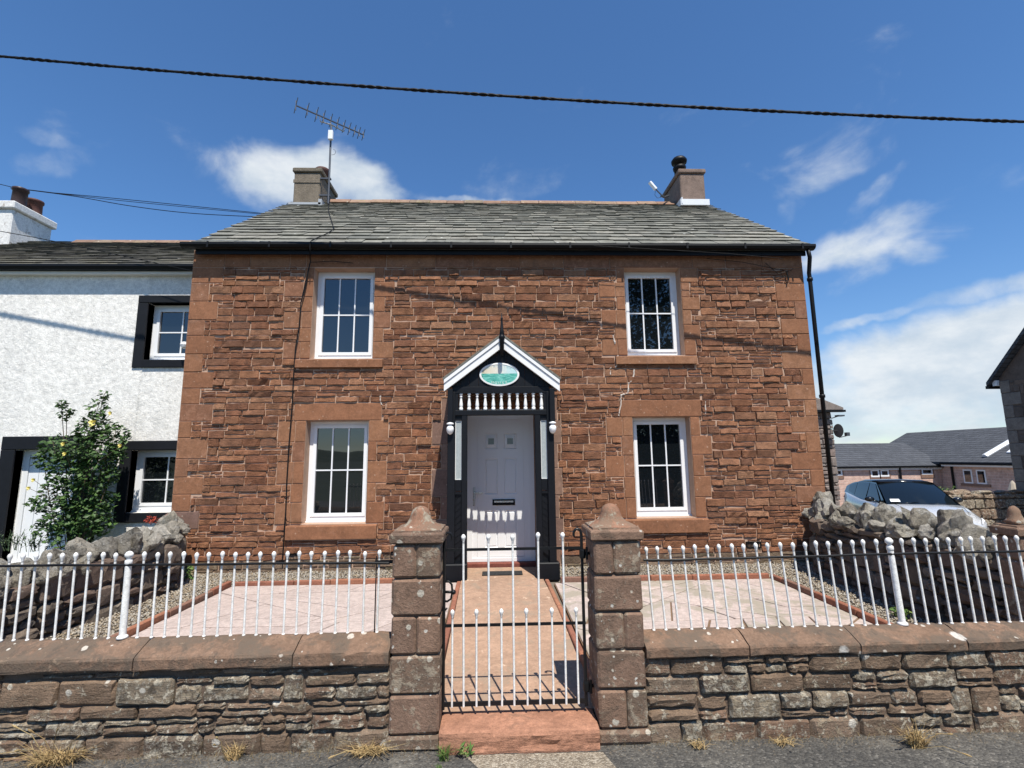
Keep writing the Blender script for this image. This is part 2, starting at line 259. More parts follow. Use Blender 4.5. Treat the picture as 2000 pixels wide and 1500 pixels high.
# ------------------------------------------------------------------ mesh helpers
WP = {}
def tag(o, label=None, cat=None, group=None, kind=None):
    if label: o['label'] = label
    if cat: o['category'] = cat
    if group: o['group'] = group
    if kind: o['kind'] = kind
    return o
def wp(o): return WP.get(o.name, Vector((0, 0, 0)))
def link(o, parent, org):
    COL.objects.link(o); org = Vector(org); o.location = org - (wp(parent) if parent else Vector((0, 0, 0)))
    if parent: o.parent = parent
    WP[o.name] = org
    return o
def thing(name, label, cat, loc=(0, 0, 0), group=None):
    o = bpy.data.objects.new(name, None); o.empty_display_size = .2
    return tag(link(o, None, loc), label, cat, group)
class MB:
    def __init__(s): s.v = []; s.f = []; s.n = 0
    def add(s, vs, fs):
        n = s.n; s.v.extend([tuple(x) for x in vs]); s.f.extend([tuple(i+n for i in f) for f in fs]); s.n += len(vs); return s
    def box(s, x0, x1, y0, y1, z0, z1, bev=0.0):
        if bev:
            b = min(bev, (x1-x0)*.4, (y1-y0)*.4, (z1-z0)*.4)
            vs = []
            for X, sx in ((x0, 1), (x1, -1)):
                for Y, sy in ((y0, 1), (y1, -1)):
                    for Z, sz in ((z0, 1), (z1, -1)):
                        vs += [(X+sx*b, Y+sy*b, Z), (X+sx*b, Y, Z+sz*b), (X, Y+sy*b, Z+sz*b)]
            def c(i, j, k, a): return ((i*2+j)*2+k)*3+a
            fs = [(c(0,0,0,0), c(0,1,0,0), c(1,1,0,0), c(1,0,0,0)), (c(0,0,1,0), c(1,0,1,0), c(1,1,1,0), c(0,1,1,0)),
                  (c(0,0,0,1), c(1,0,0,1), c(1,0,1,1), c(0,0,1,1)), (c(0,1,0,1), c(0,1,1,1), c(1,1,1,1), c(1,1,0,1)),
                  (c(0,0,0,2), c(0,0,1,2), c(0,1,1,2), c(0,1,0,2)), (c(1,0,0,2), c(1,1,0,2), c(1,1,1,2), c(1,0,1,2))]
            for i in (0, 1):
                for j in (0, 1):
                    for k in (0, 1): fs.append((c(i,j,k,0), c(i,j,k,1), c(i,j,k,2)))
            for j in (0, 1):
                for k in (0, 1): fs.append((c(0,j,k,0), c(1,j,k,0), c(1,j,k,1), c(0,j,k,1)))
            for i in (0, 1):
                for k in (0, 1): fs.append((c(i,0,k,0), c(i,1,k,0), c(i,1,k,2), c(i,0,k,2)))
            for i in (0, 1):
                for j in (0, 1): fs.append((c(i,j,0,1), c(i,j,1,1), c(i,j,1,2), c(i,j,0,2)))
            return s.add(vs, fs)
        vs = [(x, y, z) for x in (x0, x1) for y in (y0, y1) for z in (z0, z1)]
        return s.add(vs, [(0, 1, 3, 2), (4, 6, 7, 5), (0, 4, 5, 1), (2, 3, 7, 6), (0, 2, 6, 4), (1, 5, 7, 3)])
    def ring(s, x0, x1, z0, z1, y0, y1, t, tb=None, tt=None):
        tb = tb or t; tt = tt or t
        s.box(x0, x0+t, y0, y1, z0, z1); s.box(x1-t, x1, y0, y1, z0, z1)
        s.box(x0+t, x1-t, y0, y1, z0, z0+tb); s.box(x0+t, x1-t, y0, y1, z1-tt, z1); return s
    def tube(s, pts, r, n=8, cap=True, taper=None):
        pts = [Vector(p) for p in pts]; vs = []; fs = []
        prev = None
        for i, p in enumerate(pts):
            d = (pts[min(i+1, len(pts)-1)] - pts[max(i-1, 0)]).normalized()
            if prev is None: a = d.orthogonal().normalized()
            else: a = (prev - d*prev.dot(d)).normalized()
            prev = a; b = d.cross(a); rr = r if taper is None else r*(1-(1-taper)*i/(len(pts)-1))
            if isinstance(r, (list, tuple)): rr = r[i]
            vs += [p + a*rr*math.cos(2*math.pi*k/n) + b*rr*math.sin(2*math.pi*k/n) for k in range(n)]
        for i in range(len(pts)-1):
            for k in range(n): fs.append((i*n+k, i*n+(k+1) % n, (i+1)*n+(k+1) % n, (i+1)*n+k))
        if cap: fs.append(tuple(range(n-1, -1, -1))); fs.append(tuple((len(pts)-1)*n+k for k in range(n)))
        return s.add(vs, fs)
    def lathe(s, prof, o, n=12, axis='Z'):
        vs = []; fs = []
        for (r, h) in prof:
            for k in range(n):
                c, q = r*math.cos(2*math.pi*k/n), r*math.sin(2*math.pi*k/n)
                vs.append((o[0]+c, o[1]+q, o[2]+h) if axis == 'Z' else (o[0]+c, o[1]+h, o[2]+q))
        for i in range(len(prof)-1):
            for k in range(n): fs.append((i*n+k, i*n+(k+1) % n, (i+1)*n+(k+1) % n, (i+1)*n+k))
        fs.append(tuple(range(n-1, -1, -1))); fs.append(tuple((len(prof)-1)*n+k for k in range(n)))
        return s.add(vs, fs)
    def sq(s, prof, cx, cy, n=1, z0=0.0):
        """square-section loft: prof of (half width, z)"""
        vs = []; fs = []
        for (h, z) in prof: vs += [(cx-h, cy-h, z+z0), (cx+h, cy-h, z+z0), (cx+h, cy+h, z+z0), (cx-h, cy+h, z+z0)]
        for i in range(len(prof)-1):
            for k in range(4): fs.append((i*4+k, i*4+(k+1) % 4, i*4+4+(k+1) % 4, i*4+4+k))
        fs.append((3, 2, 1, 0)); L = (len(prof)-1)*4; fs.append((L, L+1, L+2, L+3)); return s.add(vs, fs)
    def prism(s, poly, ax, a0, a1):
        """poly of 2D points; ax 'y': (x,z) extruded along y; 'z': (x,y); 'x': (y,z)"""
        def m(p, a): return {'y': (p[0], a, p[1]), 'z': (p[0], p[1], a), 'x': (a, p[0], p[1])}[ax]
        n = len(poly); vs = [m(p, a0) for p in poly] + [m(p, a1) for p in poly]
        fs = [tuple(range(n)), tuple(range(2*n-1, n-1, -1))] + [(i, n+i, n+(i+1) % n, (i+1) % n) for i in range(n)]
        return s.add(vs, fs)
    def mesh(s, name, mat, org=(0, 0, 0), smooth=False):
        me = bpy.data.meshes.new(name); v = np.array(s.v, dtype=float) - np.array(tuple(org))
        me.from_pydata(v.tolist(), [], s.f); me.materials.append(mat); me.update()
        if smooth: me.shade_smooth()
        return me
    def build(s, name, mat, parent=None, org=None, smooth=False):
        if org is None: org = wp(parent) if parent else (0, 0, 0)
        me = s.mesh(name, mat, org, smooth)
        return link(bpy.data.objects.new(name, me), parent, org)
def fix_normals(o):
    import bmesh
    b = bmesh.new(); b.from_mesh(o.data); bmesh.ops.recalc_face_normals(b, faces=b.faces); b.to_mesh(o.data); b.free(); return o
def struct(name, mb, mat, smooth=False, kind='structure'):
    return tag(mb.build(name, mat, smooth=smooth), kind=kind)

# stones -----------------------------------------------------------
def stone_mesh(w, h, amp, depth=.06, nu=7, nv=4, ch=.012, jit=.004, rnd=0.0):
    """front faces -Y; returns verts, faces centred on x,z with the face plane at y=0"""
    def cuts(n, L):
        a = min(ch/L, .22); inner = np.linspace(a, 1-a, n-2)
        inner[1:-1] += RNG.uniform(-.25, .25, n-4)/(n-1) if n > 4 else 0
        return np.concatenate([[0], inner, [1]])
    us = cuts(nu, w); vs_ = cuts(nv, h)
    uu, vv = np.meshgrid(us, vs_); x = (uu-.5)*w; z = (vv-.5)*h
    y = np.full_like(x, 0.0)
    row = RNG.uniform(.35, 1.0, (nv, 1)); y[1:-1, 1:-1] = -amp*(.45*row[1:-1] + .55*RNG.uniform(0, 1, (nv-2, nu-2)))
    tilt = RNG.uniform(-.35, .35)*amp; y[1:-1, 1:-1] += tilt*(vv[1:-1, 1:-1]-.5)*2
    edge = np.ones_like(x, bool); edge[1:-1, 1:-1] = False
    y[edge] = ch*.8
    x = x + RNG.uniform(-jit, jit, x.shape)*np.where(edge, 1, 1.6); z = z + RNG.uniform(-jit, jit, x.shape)
    if rnd:
        for (i, j) in ((0, 0), (0, -1), (-1, 0), (-1, -1)):
            x[i, j] *= 1-rnd/w*1.0; z[i, j] *= 1-rnd/h*1.0
    V = np.stack([x, y, z], -1).reshape(-1, 3); n = nu*nv
    F = [(j*nu+i, j*nu+i+1, (j+1)*nu+i+1, (j+1)*nu+i) for j in range(nv-1) for i in range(nu-1)]
    per = [i for i in range(nu)] + [j*nu+nu-1 for j in range(1, nv)] + [(nv-1)*nu+i for i in range(nu-2, -1, -1)] + [j*nu for j in range(nv-2, 0, -1)]
    B = V[per].copy(); B[:, 1] = depth; V = np.concatenate([V, B]); k = len(per)
    F += [(per[(i+1) % k], per[i], n+i, n+(i+1) % k) for i in range(k)]; F.append(tuple(n+i for i in range(k)))
    return V, F
def sub_rects(r, holes, mn=.03):
    out = [r]
    for (a0, a1, b0, b1) in holes:
        nx = []
        for (x0, x1, z0, z1) in out:
            if a0 >= x1 or a1 <= x0 or b0 >= z1 or b1 <= z0: nx.append((x0, x1, z0, z1)); continue
            if a0 > x0: nx.append((x0, a0, z0, z1))
            if a1 < x1: nx.append((a1, x1, z0, z1))
            c0, c1 = max(x0, a0), min(x1, a1)
            if b0 > z0: nx.append((c0, c1, z0, b0))
            if b1 < z1: nx.append((c0, c1, b1, z1))
        out = nx
    return [q for q in out if q[1]-q[0] > mn and q[3-0]-q[2] > mn*.8]
def snecked(x0, x1, z0, z1, holes=(), bands=(.16, .26), ln=(.17, .42), split=.72, jn=.007, three=.25):
    out = []; z = z0
    while z < z1-.02:
        h = U(*bands)
        if z1-z-h < bands[0]*.5: h = z1-z
        x = x0
        while x < x1-.01:
            wcell = U(*ln)*random.choice((1, 1.4, 2.0))
            if x1-x-wcell < ln[0]*.6: wcell = x1-x
            if random.random() < split:
                nl = 3 if (random.random() < three and h > .19) else 2
                c = sorted([U(.3, .7)] if nl == 2 else [U(.26, .4), U(.58, .74)]); zz = [0]+c+[1]
                for a, b in zip(zz[:-1], zz[1:]):
                    xx = x
                    while xx < x+wcell-.01:
                        l = U(*ln)
                        if x+wcell-xx-l < ln[0]*.6: l = x+wcell-xx
                        out.append((xx, xx+l, z+a*h, z+b*h)); xx += l
            else: out.append((x, x+min(wcell, .34), z, z+h)); wcell = min(wcell, .34)
            x += wcell
        z += h
    res = []
    for r in out:
        for q in sub_rects(r, holes): res.append((q[0]+jn/2, q[1]-jn/2, q[2]+jn/2, q[3]-jn/2))
    return [r for r in res if r[1]-r[0] > .025 and r[3]-r[2] > .018]
def lay(rects, parent, mat, O, ang=0.0, amp=(.012, .028), name='stone', depth=.05, nu=7, nv=4, ch=.010, jit=.004, rnd=0.0, limit=300, rest='small_stones', proud=0.0, lean=0.0):
    """rects in the wall's own (along, up) plane; O origin; ang heading of the wall. The largest become objects, the rest one mesh."""
    O = Vector(O); ca, sa = math.cos(ang), math.sin(ang); mb = MB(); any_ = False
    rects = sorted(rects, key=lambda r: -(r[1]-r[0])*(r[3]-r[2])); objs = []
    for i, (x0, x1, z0, z1) in enumerate(rects):
        w, h = x1-x0, z1-z0
        V, F = stone_mesh(w, h, min(U(*amp), h*.38), depth, nu, nv, ch, jit, rnd)
        V[:, 1] -= U(-proud, proud)
        cx, cz = (x0+x1)/2, (z0+z1)/2
        c = O + Vector((ca*cx, sa*cx, cz))
        if i < limit:
            me = bpy.data.meshes.new(name); me.from_pydata(V.tolist(), [], F); me.materials.append(mat)
            o = link(bpy.data.objects.new(name, me), parent, c); o.rotation_euler = (0, 0, ang); objs.append(o)
        else:
            any_ = True
            X = c.x + V[:, 0]*ca - V[:, 1]*sa; Y = c.y + V[:, 0]*sa + V[:, 1]*ca; Z = c.z + V[:, 2]
            mb.add(np.stack([X, Y, Z], -1).tolist(), F)
    if any_: tag(mb.build(rest, mat, parent), kind='stuff')
    return objs
ICO = None
def ico():
    global ICO
    if ICO is None:
        import bmesh
        b = bmesh.new(); bmesh.ops.create_icosphere(b, subdivisions=3, radius=1)
        ICO = (np.array([v.co[:] for v in b.verts]), [tuple(v.index for v in f.verts) for f in b.faces]); b.free()
    return ICO
def rock(c, size, planes=11, lump=.12, rz=None):
    V, F = ico(); V = V.copy(); N = RNG.normal(size=(planes, 3)); N /= np.linalg.norm(N, axis=1)[:, None]; D = RNG.uniform(.42, .92, planes)
    dots = V @ N.T; r = np.min(np.where(dots > .05, D/np.maximum(dots, .05), 9), axis=1); r = np.minimum(r, 1.05)
    o = Vector(RNG.uniform(-50, 50, 3))
    for i in range(len(V)):
        p = Vector(V[i]); a = MN.fractal(p*1.6+o, .9, 2.1, 4); b = MN.ridged_multi_fractal(p*2.3-o, .9, 2.2, 4, 1.0, 2.0)
        r[i] *= 1+lump*(1.3*a-.55*(b-1.0))
    V = V*r[:, None]*np.array(size); a = U(-.5, .5) if rz is None else rz; t = U(-.3, .3)
    V = V @ np.array([[1, 0, 0], [0, math.cos(t), math.sin(t)], [0, -math.sin(t), math.cos(t)]])
    ca, sa = math.cos(a), math.sin(a); V = V @ np.array([[ca, sa, 0], [-sa, ca, 0], [0, 0, 1]])
    return V, F
def put_rock(name, mat, parent, c, size, smooth=False, **k):
    V, F = rock(c, size, **k); me = bpy.data.meshes.new(name); me.from_pydata(V.tolist(), [], F); me.materials.append(mat)
    if smooth: me.shade_smooth()
    return link(bpy.data.objects.new(name, me), parent, c)

# ------------------------------------------------------------------ ground
def gh(x, y): return 0.0 if y < 6 else max(-2.1, -.0875*(y-6))
mb = MB(); xs = [-900, -200, -60, -20, -8, 0, 5, 10, 20, 40, 80, 300, 900]; ys = [-900, -200, -50, -12, -4, 2, 3.2, 6, 9, 14, 20, 25, 30, 40, 80, 300, 900]
vs = [(x, y, gh(x, y)-.03) for y in ys for x in xs]; n = len(xs)
mb.add(vs, [(j*n+i, j*n+i+1, (j+1)*n+i+1, (j+1)*n+i) for j in range(len(ys)-1) for i in range(n-1)])
struct('ground', mb, M['land'])
mb = MB(); mb.box(-40, 40, -6, 3.33, -.02, 0); struct('road', mb, M['asphalt'])
# rear yard follows the falling ground
mb = MB(); vs = []
for y in (7.9, 12, 18, 24, 30): vs += [(5.2, y, gh(0, y)-.008), (28, y, gh(0, y)-.008)]
mb.add(vs, [(i*2, i*2+1, i*2+3, i*2+2) for i in range(4)]); mb.add([(4.75, 3.34, -.012), (28, 3.34, -.012), (28, 6, -.012), (28, 7.9, gh(0, 7.9)-.008), (4.75, 7.9, gh(0, 7.9)-.008), (4.75, 6, -.012)], [(0, 1, 2, 5), (5, 2, 3, 4)]); struct('yard', mb, M['yard'])
mb = MB(); a = [(-.20, 3.19), (-.05, 2.98), (-.16, 2.5), (.66, 2.45), (.70, 2.9), (.62, 3.18)]
mb.prism(a, 'z', -.005, .004); fix_normals(struct('concrete_apron', mb, M['apron']))
# far hills and a tree behind the camera, mirrored in the panes
mb = MB(); nn = 60; vs = []
for i in range(nn):
    x = -700+1400*i/(nn-1); h = 6+3*math.sin(i*.35)+2*math.sin(i*.9+1)+random.random()
    vs += [(x, -420, -4), (x, -480, h), (x, -600, h*.9)]
mb.add(vs, [(i*3+k, i*3+k+1, i*3+3+k+1, i*3+3+k) for i in range(nn-1) for k in (0, 1)]); struct('hills', mb, M['hill'])

# ------------------------------------------------------------------ SANDSTONE HOUSE
HY = 7.5; HX0, HX1 = -4.74, 5.02; HT = 5.02
house = thing('sandstone_house', 'two storey red sandstone house with grey slate roof and white windows', 'house', (0, HY, .15))
wins = {'ul': (-2.855, -1.905, 3.27, 4.73), 'll': (-2.86, -1.925, .80, 2.315), 'ur': (2.075, 2.985, 3.30, 4.74), 'lr': (2.10, 2.995, .815, 2.33)}
door_op = (-.45, .575, .0, 2.48)
wall = MB()
for r in sub_rects((HX0, HX1, -.4, HT), list(wins.values())+[door_op], .001): wall.box(r[0], r[1], HY+.004, HY+.42, r[2], r[3])
wall.box(HX0, HX0+.4, HY+.42, 13.9, -1.2, HT); wall.box(HX1-.4, HX1, HY+.42, 13.9, -1.2, HT); wall.box(HX0+.4, HX1-.4, 13.5, 13.9, -1.2, HT)
for X in (HX0, HX1-.4): wall.prism([(7.5+.42, HT), (13.9, HT), (10.72, 7.42)], 'x', X, X+.4)
wall = wall.build('wall', M['mortar'], house)
dressed = []   # (rect, material)
holes = list(wins.values())+[door_op]
def dr(r, m='dressed', jn=.006):
    holes.append(r); dressed.append(((r[0]+jn/2, r[1]-jn/2, r[2]+jn/2, r[3]-jn/2), m))
# eaves course of long dressed blocks (includes the upper lintels)
xs = [HX0, -4.25, -3.86, -3.24, -2.99, -1.73, -.95, -.35, .4, 1.1, 1.85, 3.20, 3.75, 4.35, HX1]
for a, b in zip(xs[:-1], xs[1:]): dr((a, b, 4.74, HT))
# lintels over the lower windows, sills
for k in ('ll', 'lr'):
    w = wins[k]; dr((w[0]-.19, w[1]+.19, w[3], w[3]+.265))
# jamb stones
for k, w in wins.items():
    hs = 6 if k[0] == 'u' else 5; z0, z1 = w[2], (w[3] if k[0] == 'l' else 4.74); zz = [z0+(z1-z0)*i/hs for i in range(hs+1)]
    for i in range(1, hs): zz[i] += U(-.025, .025)
    for i in range(hs):
        for side in (0, 1):
            L = (.29 if (i+side*(k[1] == 'r')) % 2 == (0 if k[0] == 'u' else 0) else .155) + U(-.03, .04)
            if side == 0 and L > .25: dr((w[0]-L-.12, w[0]-.155, zz[i], zz[i+1])); dr((w[0]-.155, w[0], zz[i], zz[i+1]))
            elif side == 0: dr((w[0]-L, w[0], zz[i], zz[i+1]))
            else: dr((w[1], w[1]+L, zz[i], zz[i+1]))
# quoins
z = .0; i = 0
while z < 4.73:
    h = min(U(.24, .31), 4.74-z);  h = 4.74-z if 4.74-z-h < .12 else h
    dr((HX0, HX0+(.44 if i % 2 else .22)+U(-.04, .06), z, z+h), 'dressed_grey' if i in (3,) else 'dressed')
    dr((HX1-(.22 if i % 2 else .44)-U(-.04, .06), HX1, z, z+h), 'dressed')
    z += h; i += 1
# greyer stones beside the doorway
z = .1; i = 0
for (h, m) in ((.34, 0), (.40, 1), (.33, 0), (.40, 1), (.37, 0), (.36, 1), (.34, 0)):
    if z+h < 2.95:
        dr((-.45-.12-(.40 if m else .26), -.45, z, z+h), 'dressed_grey'); dr((.575, .575+.12+(.30 if m else .24), z, z+h), 'dressed_grey')
    z += h
vent = [(-1.55, -1.33, .30, .39), (3.72, 3.95, .36, .45), (-3.05, -2.85, .30, .39)]
sills = []
for k, w in wins.items():
    h = .145 if k[0] == 'u' else .21; r = (w[0]-.20, w[1]+.17, w[2]-h, w[2]-.002); holes.append(r); sills.append(r)
rub = snecked(HX0, HX1, -.02, HT, holes+vent, bands=(.068, .128), ln=(.17, .40), split=.14, jn=.0085, three=0)
lay([r for r in rub if r[3] > .36], wall, M['rubble'], (0, HY, 0), amp=(.014, .042), depth=.03, ch=.007, jit=.005, limit=300, rest='small_stones', proud=.007)
lay([r for r in rub if r[3] <= .36], wall, M['plinth'], (0, HY, 0), amp=(.014, .042), depth=.03, ch=.007, jit=.005, limit=0, rest='plinth_stones', proud=.007)
for mname in ('dressed', 'dressed_grey'):
    lay([r for r, m in dressed if m == mname], wall, M[mname], (0, HY-.004, 0), amp=(.002, .006), depth=.30, ch=.007, jit=.002, name='dressed_stone', nu=5, nv=4, proud=.003)
for r in sills:
    V = MB(); z0, z1 = r[2], r[3]
    V.prism([(HY-.055, z0), (HY+.20, z0), (HY+.20, z1), (HY+.05, z1), (HY-.05, z1-.022), (HY-.055, z1-.03)], 'x', r[0], r[1])
    fix_normals(V.build('window_sill', M['dressed'], wall, ((r[0]+r[1])/2, HY, z0)))
for r in vent:
    V = MB().ring(r[0], r[1], r[2], r[3], HY-.012, HY+.05, .012)
    for k in range(9): x = r[0]+.02+k*.021; V.box(x, x+.009, HY-.008, HY+.03, r[2]+.012, r[3]-.012)
    V.build('air_vent', M['plastic_black'], wall, (r[0], HY, r[2]))

q = MB()
for path in ([(1207, 694), (1204, 716), (1192, 718), (1191, 734)], [(1239, 722), (1236, 742), (1228, 748), (1226, 768), (1213, 772), (1212, 790), (1208, 812)], [(1377, 783), (1378, 812)], [(1197, 655), (1201, 672)], [(745, 790), (742, 768)]):
    pp = [P(x, y, HY-.006) for x, y in path]; full = []
    for a, b in zip(pp[:-1], pp[1:]):
        for k in range(5): full.append(a+(b-a)*k/5+Vector((U(-.006, .006), U(-.004, .004), U(-.004, .004))))
    full.append(pp[-1]); q.tube(full, [U(.008, .016) for _ in full], 6)
tag(q.build('mortar_repair', M['mortar_pale'], wall), kind='stuff')
def window(parent, r, y, cols, rows, name='window', fr=.055, sash=.048, bot=.055, hsplit=.5, glassm='glass'):
    x0, x1, z0, z1 = r; m = MB()
    m.ring(x0+.002, x1-.002, z0+.002, z1-.002, y, y+.07, fr, fr+bot*.5, fr)
    m.box(x0-.0, x1+.0, y-.03, y-.001, z0+.003, z0+.022)
    w = m.build(name, M['white'], parent, ((x0+x1)/2, y, z0))
    a0, a1, b0, b1 = x0+fr, x1-fr, z0+fr+bot*.5, z1-fr
    MB().ring(a0+.004, a1-.004, b0+.004, b1-.004, y-.012, y+.05, sash).build('sash', M['white'], w)
    g0, g1, h0, h1 = a0+sash, a1-sash, b0+sash, b1-sash; bw = .010
    xs = [g0+(g1-g0)*i/cols for i in range(cols+1)]; zs = [h0, h0+(h1-h0)*hsplit, h1] if rows == 2 else [h0, h1]
    for i in range(cols):
        for j in range(rows):
            MB().box(xs[i]+.0005, xs[i+1]-.0005, y+.020, y+.024, zs[j]+.0005, zs[j+1]-.0005).build('pane', M[glassm], w, (xs[i], y, zs[j]))
    for x in xs[1:-1]: MB().box(x-bw, x+bw, y+.005, y+.019, h0, h1).build('glazing_bar', M['white'], w)
    for z in zs[1:-1]: MB().box(g0, g1, y+.003, y+.0185, z-bw, z+bw).build('glazing_bar', M['white'], w)
    for q in (.22, .78):
        MB().box(x0+(x1-x0)*q-.018, x0+(x1-x0)*q+.018, y-.006, y, z0+.034, z0+.046).build('drain_cap', M['white'], w)
    MB().box(x0, x1, y+.075, y+.3, z0, z1).build('reveal_back', M['plastic_black'], w)
    return w
for k, r in wins.items(): window(house, r, HY+.185, 3, 2, hsplit=.50)

# door (set in the wall behind the porch)
DY = HY+.02
dm = MB().ring(-.445, .57, .225, 2.47, DY, DY+.08, .085, .05, .09); dm.ring(-.36, .485, .275, 2.38, DY+.012, DY+.07, .075, .01, .07)
door = dm.build('door', M['white'], house, (0, DY, .22))
dl = MB(); L0, L1, B0, B1 = -.283, .408, .29, 2.308
pan = [(-.175, .02, 1.86, 2.10, 'g'), (.115, .31, 1.86, 2.10, 'g'), (-.175, .02, 1.19, 1.72, 'p'), (.115, .31, 1.19, 1.72, 'p'), (-.175, .02, .42, .95, 'p'), (.115, .31, .42, .95, 'p')]
for r in sub_rects((L0, L1, B0, B1), [p[:4] for p in pan], .001): dl.box(r[0], r[1], DY+.02, DY+.06, r[2], r[3])
dl.build('door_leaf', M['white'], door, (L0, DY, B0))
for (x0, x1, z0, z1, t) in pan:
    q = MB(); c = .028
    # bevelled moulding sloping in, then a raised field
    q.add([(x0, DY+.02, z0), (x1, DY+.02, z0), (x1, DY+.02, z1), (x0, DY+.02, z1), (x0+.014, DY+.034, z0+.014), (x1-.014, DY+.034, z0+.014), (x1-.014, DY+.034, z1-.014), (x0+.014, DY+.034, z1-.014),
           (x0+c, DY+.022, z0+c), (x1-c, DY+.022, z0+c), (x1-c, DY+.022, z1-c), (x0+c, DY+.022, z1-c)],
          [(0, 1, 5, 4), (1, 2, 6, 5), (2, 3, 7, 6), (3, 0, 4, 7), (4, 5, 9, 8), (5, 6, 10, 9), (6, 7, 11, 10), (7, 4, 8, 11), (8, 9, 10, 11)])
    q.build('door_panel', M['white'], door, (x0, DY, z0))
    if t == 'g':
        MB().ring(x0+.040, x1-.040, z0+.062, z1-.062, DY+.008, DY+.021, .012).build('glass_bead', M['white'], door)
        MB().box(x0+.052, x1-.052, DY+.012, DY+.0215, z0+.074, z1-.074).build('door_glass', M['doorglass'], door)
MB().ring(-.06, .275, 1.03, 1.115, DY+.004, DY+.02, .016).box(-.044, .259, DY+.008, DY+.02, 1.046, 1.099).build('letterbox', M['plastic_black'], door)
MB().box(-.036, .251, DY+.003, DY+.008, 1.070, 1.094).build('letterbox_flap', M['steel'], door)
MB().box(-.352, -.316, DY-.0, DY+.012, 1.02, 1.30, .006).build('handle_plate', M['steel'], door)
MB().box(-.342, -.326, DY-.045, DY, 1.205, 1.225).box(-.338, -.20, DY-.05, DY-.034, 1.206, 1.224).build('handle', M['steel'], door)
MB().box(-.44, .565, DY-.12, DY+.08, .118, .222, .006).build('threshold', M['wood_red'], house)

# roof --------------------------------------------------------------
RY, RZ = 10.70, 7.58; EY, EZ = 7.34, 5.06; TP = (RZ-EZ)/(RY-EY); PITCH = math.atan(TP)
RX0, RX1 = -4.66, 5.04
roof = MB(); th = .07
roof.prism([(EY, EZ-.01), (RY, RZ-.01), (14.05, EZ-.01), (14.05, EZ-.10), (RY, RZ-.12), (EY, EZ-.09)], 'x', RX0+.015, RX1-.015)
roof = fix_normals(roof.build('roof', M['slate'], house, (0, EY, EZ)))
def slates(parent, mat, x0, x1, ey, ez, ry, rz, exp0, exp1, w0, w1, limit=300, thk=.013):
    L = math.hypot(ry-ey, rz-ez); pit = math.atan2(rz-ez, ry-ey); s = -.05; rows = []; t = 0
    while s < L-.03:
        e = exp0+(exp1-exp0)*min(1, s/L); rows.append((s, e)); s += e
    items = []
    for (s, e) in rows:
        k = s/L; x = x0-U(0, .2)
        while x < x1:
            w = U(w0[0], w0[1])*(1-k)+U(w1[0], w1[1])*k; a, b = max(x, x0), min(x+w, x1)
            if b-a > .05: items.append((a+.002, b-.002, s, e))
            x += w
    items.sort(key=lambda q: -(q[1]-q[0])*q[3]); mb = MB(); rest = False
    for i, (a, b, s, e) in enumerate(items):
        w = b-a; ln = e*1.7; t = thk*U(.7, 1.6); bx = np.linspace(-w/2, w/2, 5); bj = RNG.uniform(-.008, .008, 5); bj[0] += abs(RNG.normal())*.01; bj[-1] += abs(RNG.normal())*.01
        V = [(bx[k]+U(-.002, .002), bj[k], t*U(.9, 1.1)) for k in range(5)] + [(w/2, ln, t*.6), (-w/2, ln, t*.6)]
        V += [(p[0], p[1]+.004, 0) for p in V]; n = 7
        F = [tuple(range(7)), tuple(range(13, 6, -1))] + [(k, n+k, n+(k+1) % n, (k+1) % n) for k in range(n)]
        V = np.array(V); tl = math.atan2(thk*1.25, e)*U(.8, 1.25); 
        ct, st = math.cos(-tl), math.sin(-tl); V = np.stack([V[:, 0], V[:, 1]*ct-V[:, 2]*st, V[:, 1]*st+V[:, 2]*ct], -1); V[:, 2] += thk*1.9+U(-.001, .003)
        cy, cz = ey+s*math.cos(pit), ez+s*math.sin(pit); c = Vector(((a+b)/2, cy, cz))
        if i < limit:
            me = bpy.data.meshes.new('slate'); me.from_pydata(V.tolist(), [], F); me.materials.append(mat)
            o = link(bpy.data.objects.new('slate', me), parent, c); o.rotation_euler = (pit, 0, U(-.008, .008))
        else:
            rest = True; cp, sp = math.cos(pit), math.sin(pit)
            mb.add(np.stack([c.x+V[:, 0], c.y+V[:, 1]*cp-V[:, 2]*sp, c.z+V[:, 1]*sp+V[:, 2]*cp], -1).tolist(), F)
    if rest: tag(mb.build('small_slates', mat, parent), kind='stuff')
slates(roof, M['slate'], RX0, RX1, EY, EZ, RY, RZ, .265, .145, (.26, .50), (.17, .30))
x = -3.80
while x < 4.2:
    l = min(U(.38, .5), 4.22-x); q = MB(); j = U(-.008, .008)
    q.prism([(RY-.17, RZ-.075+j), (RY-.155, RZ-.045+j), (RY-.02, RZ+.075+j), (RY+.02, RZ+.075+j), (RY+.17, RZ-.06+j), (RY+.15, RZ-.10+j)], 'x', x+.004, x+l-.004)
    fix_normals(q.build('ridge_tile', M['ridge'], roof, (x, RY, RZ))); x += l
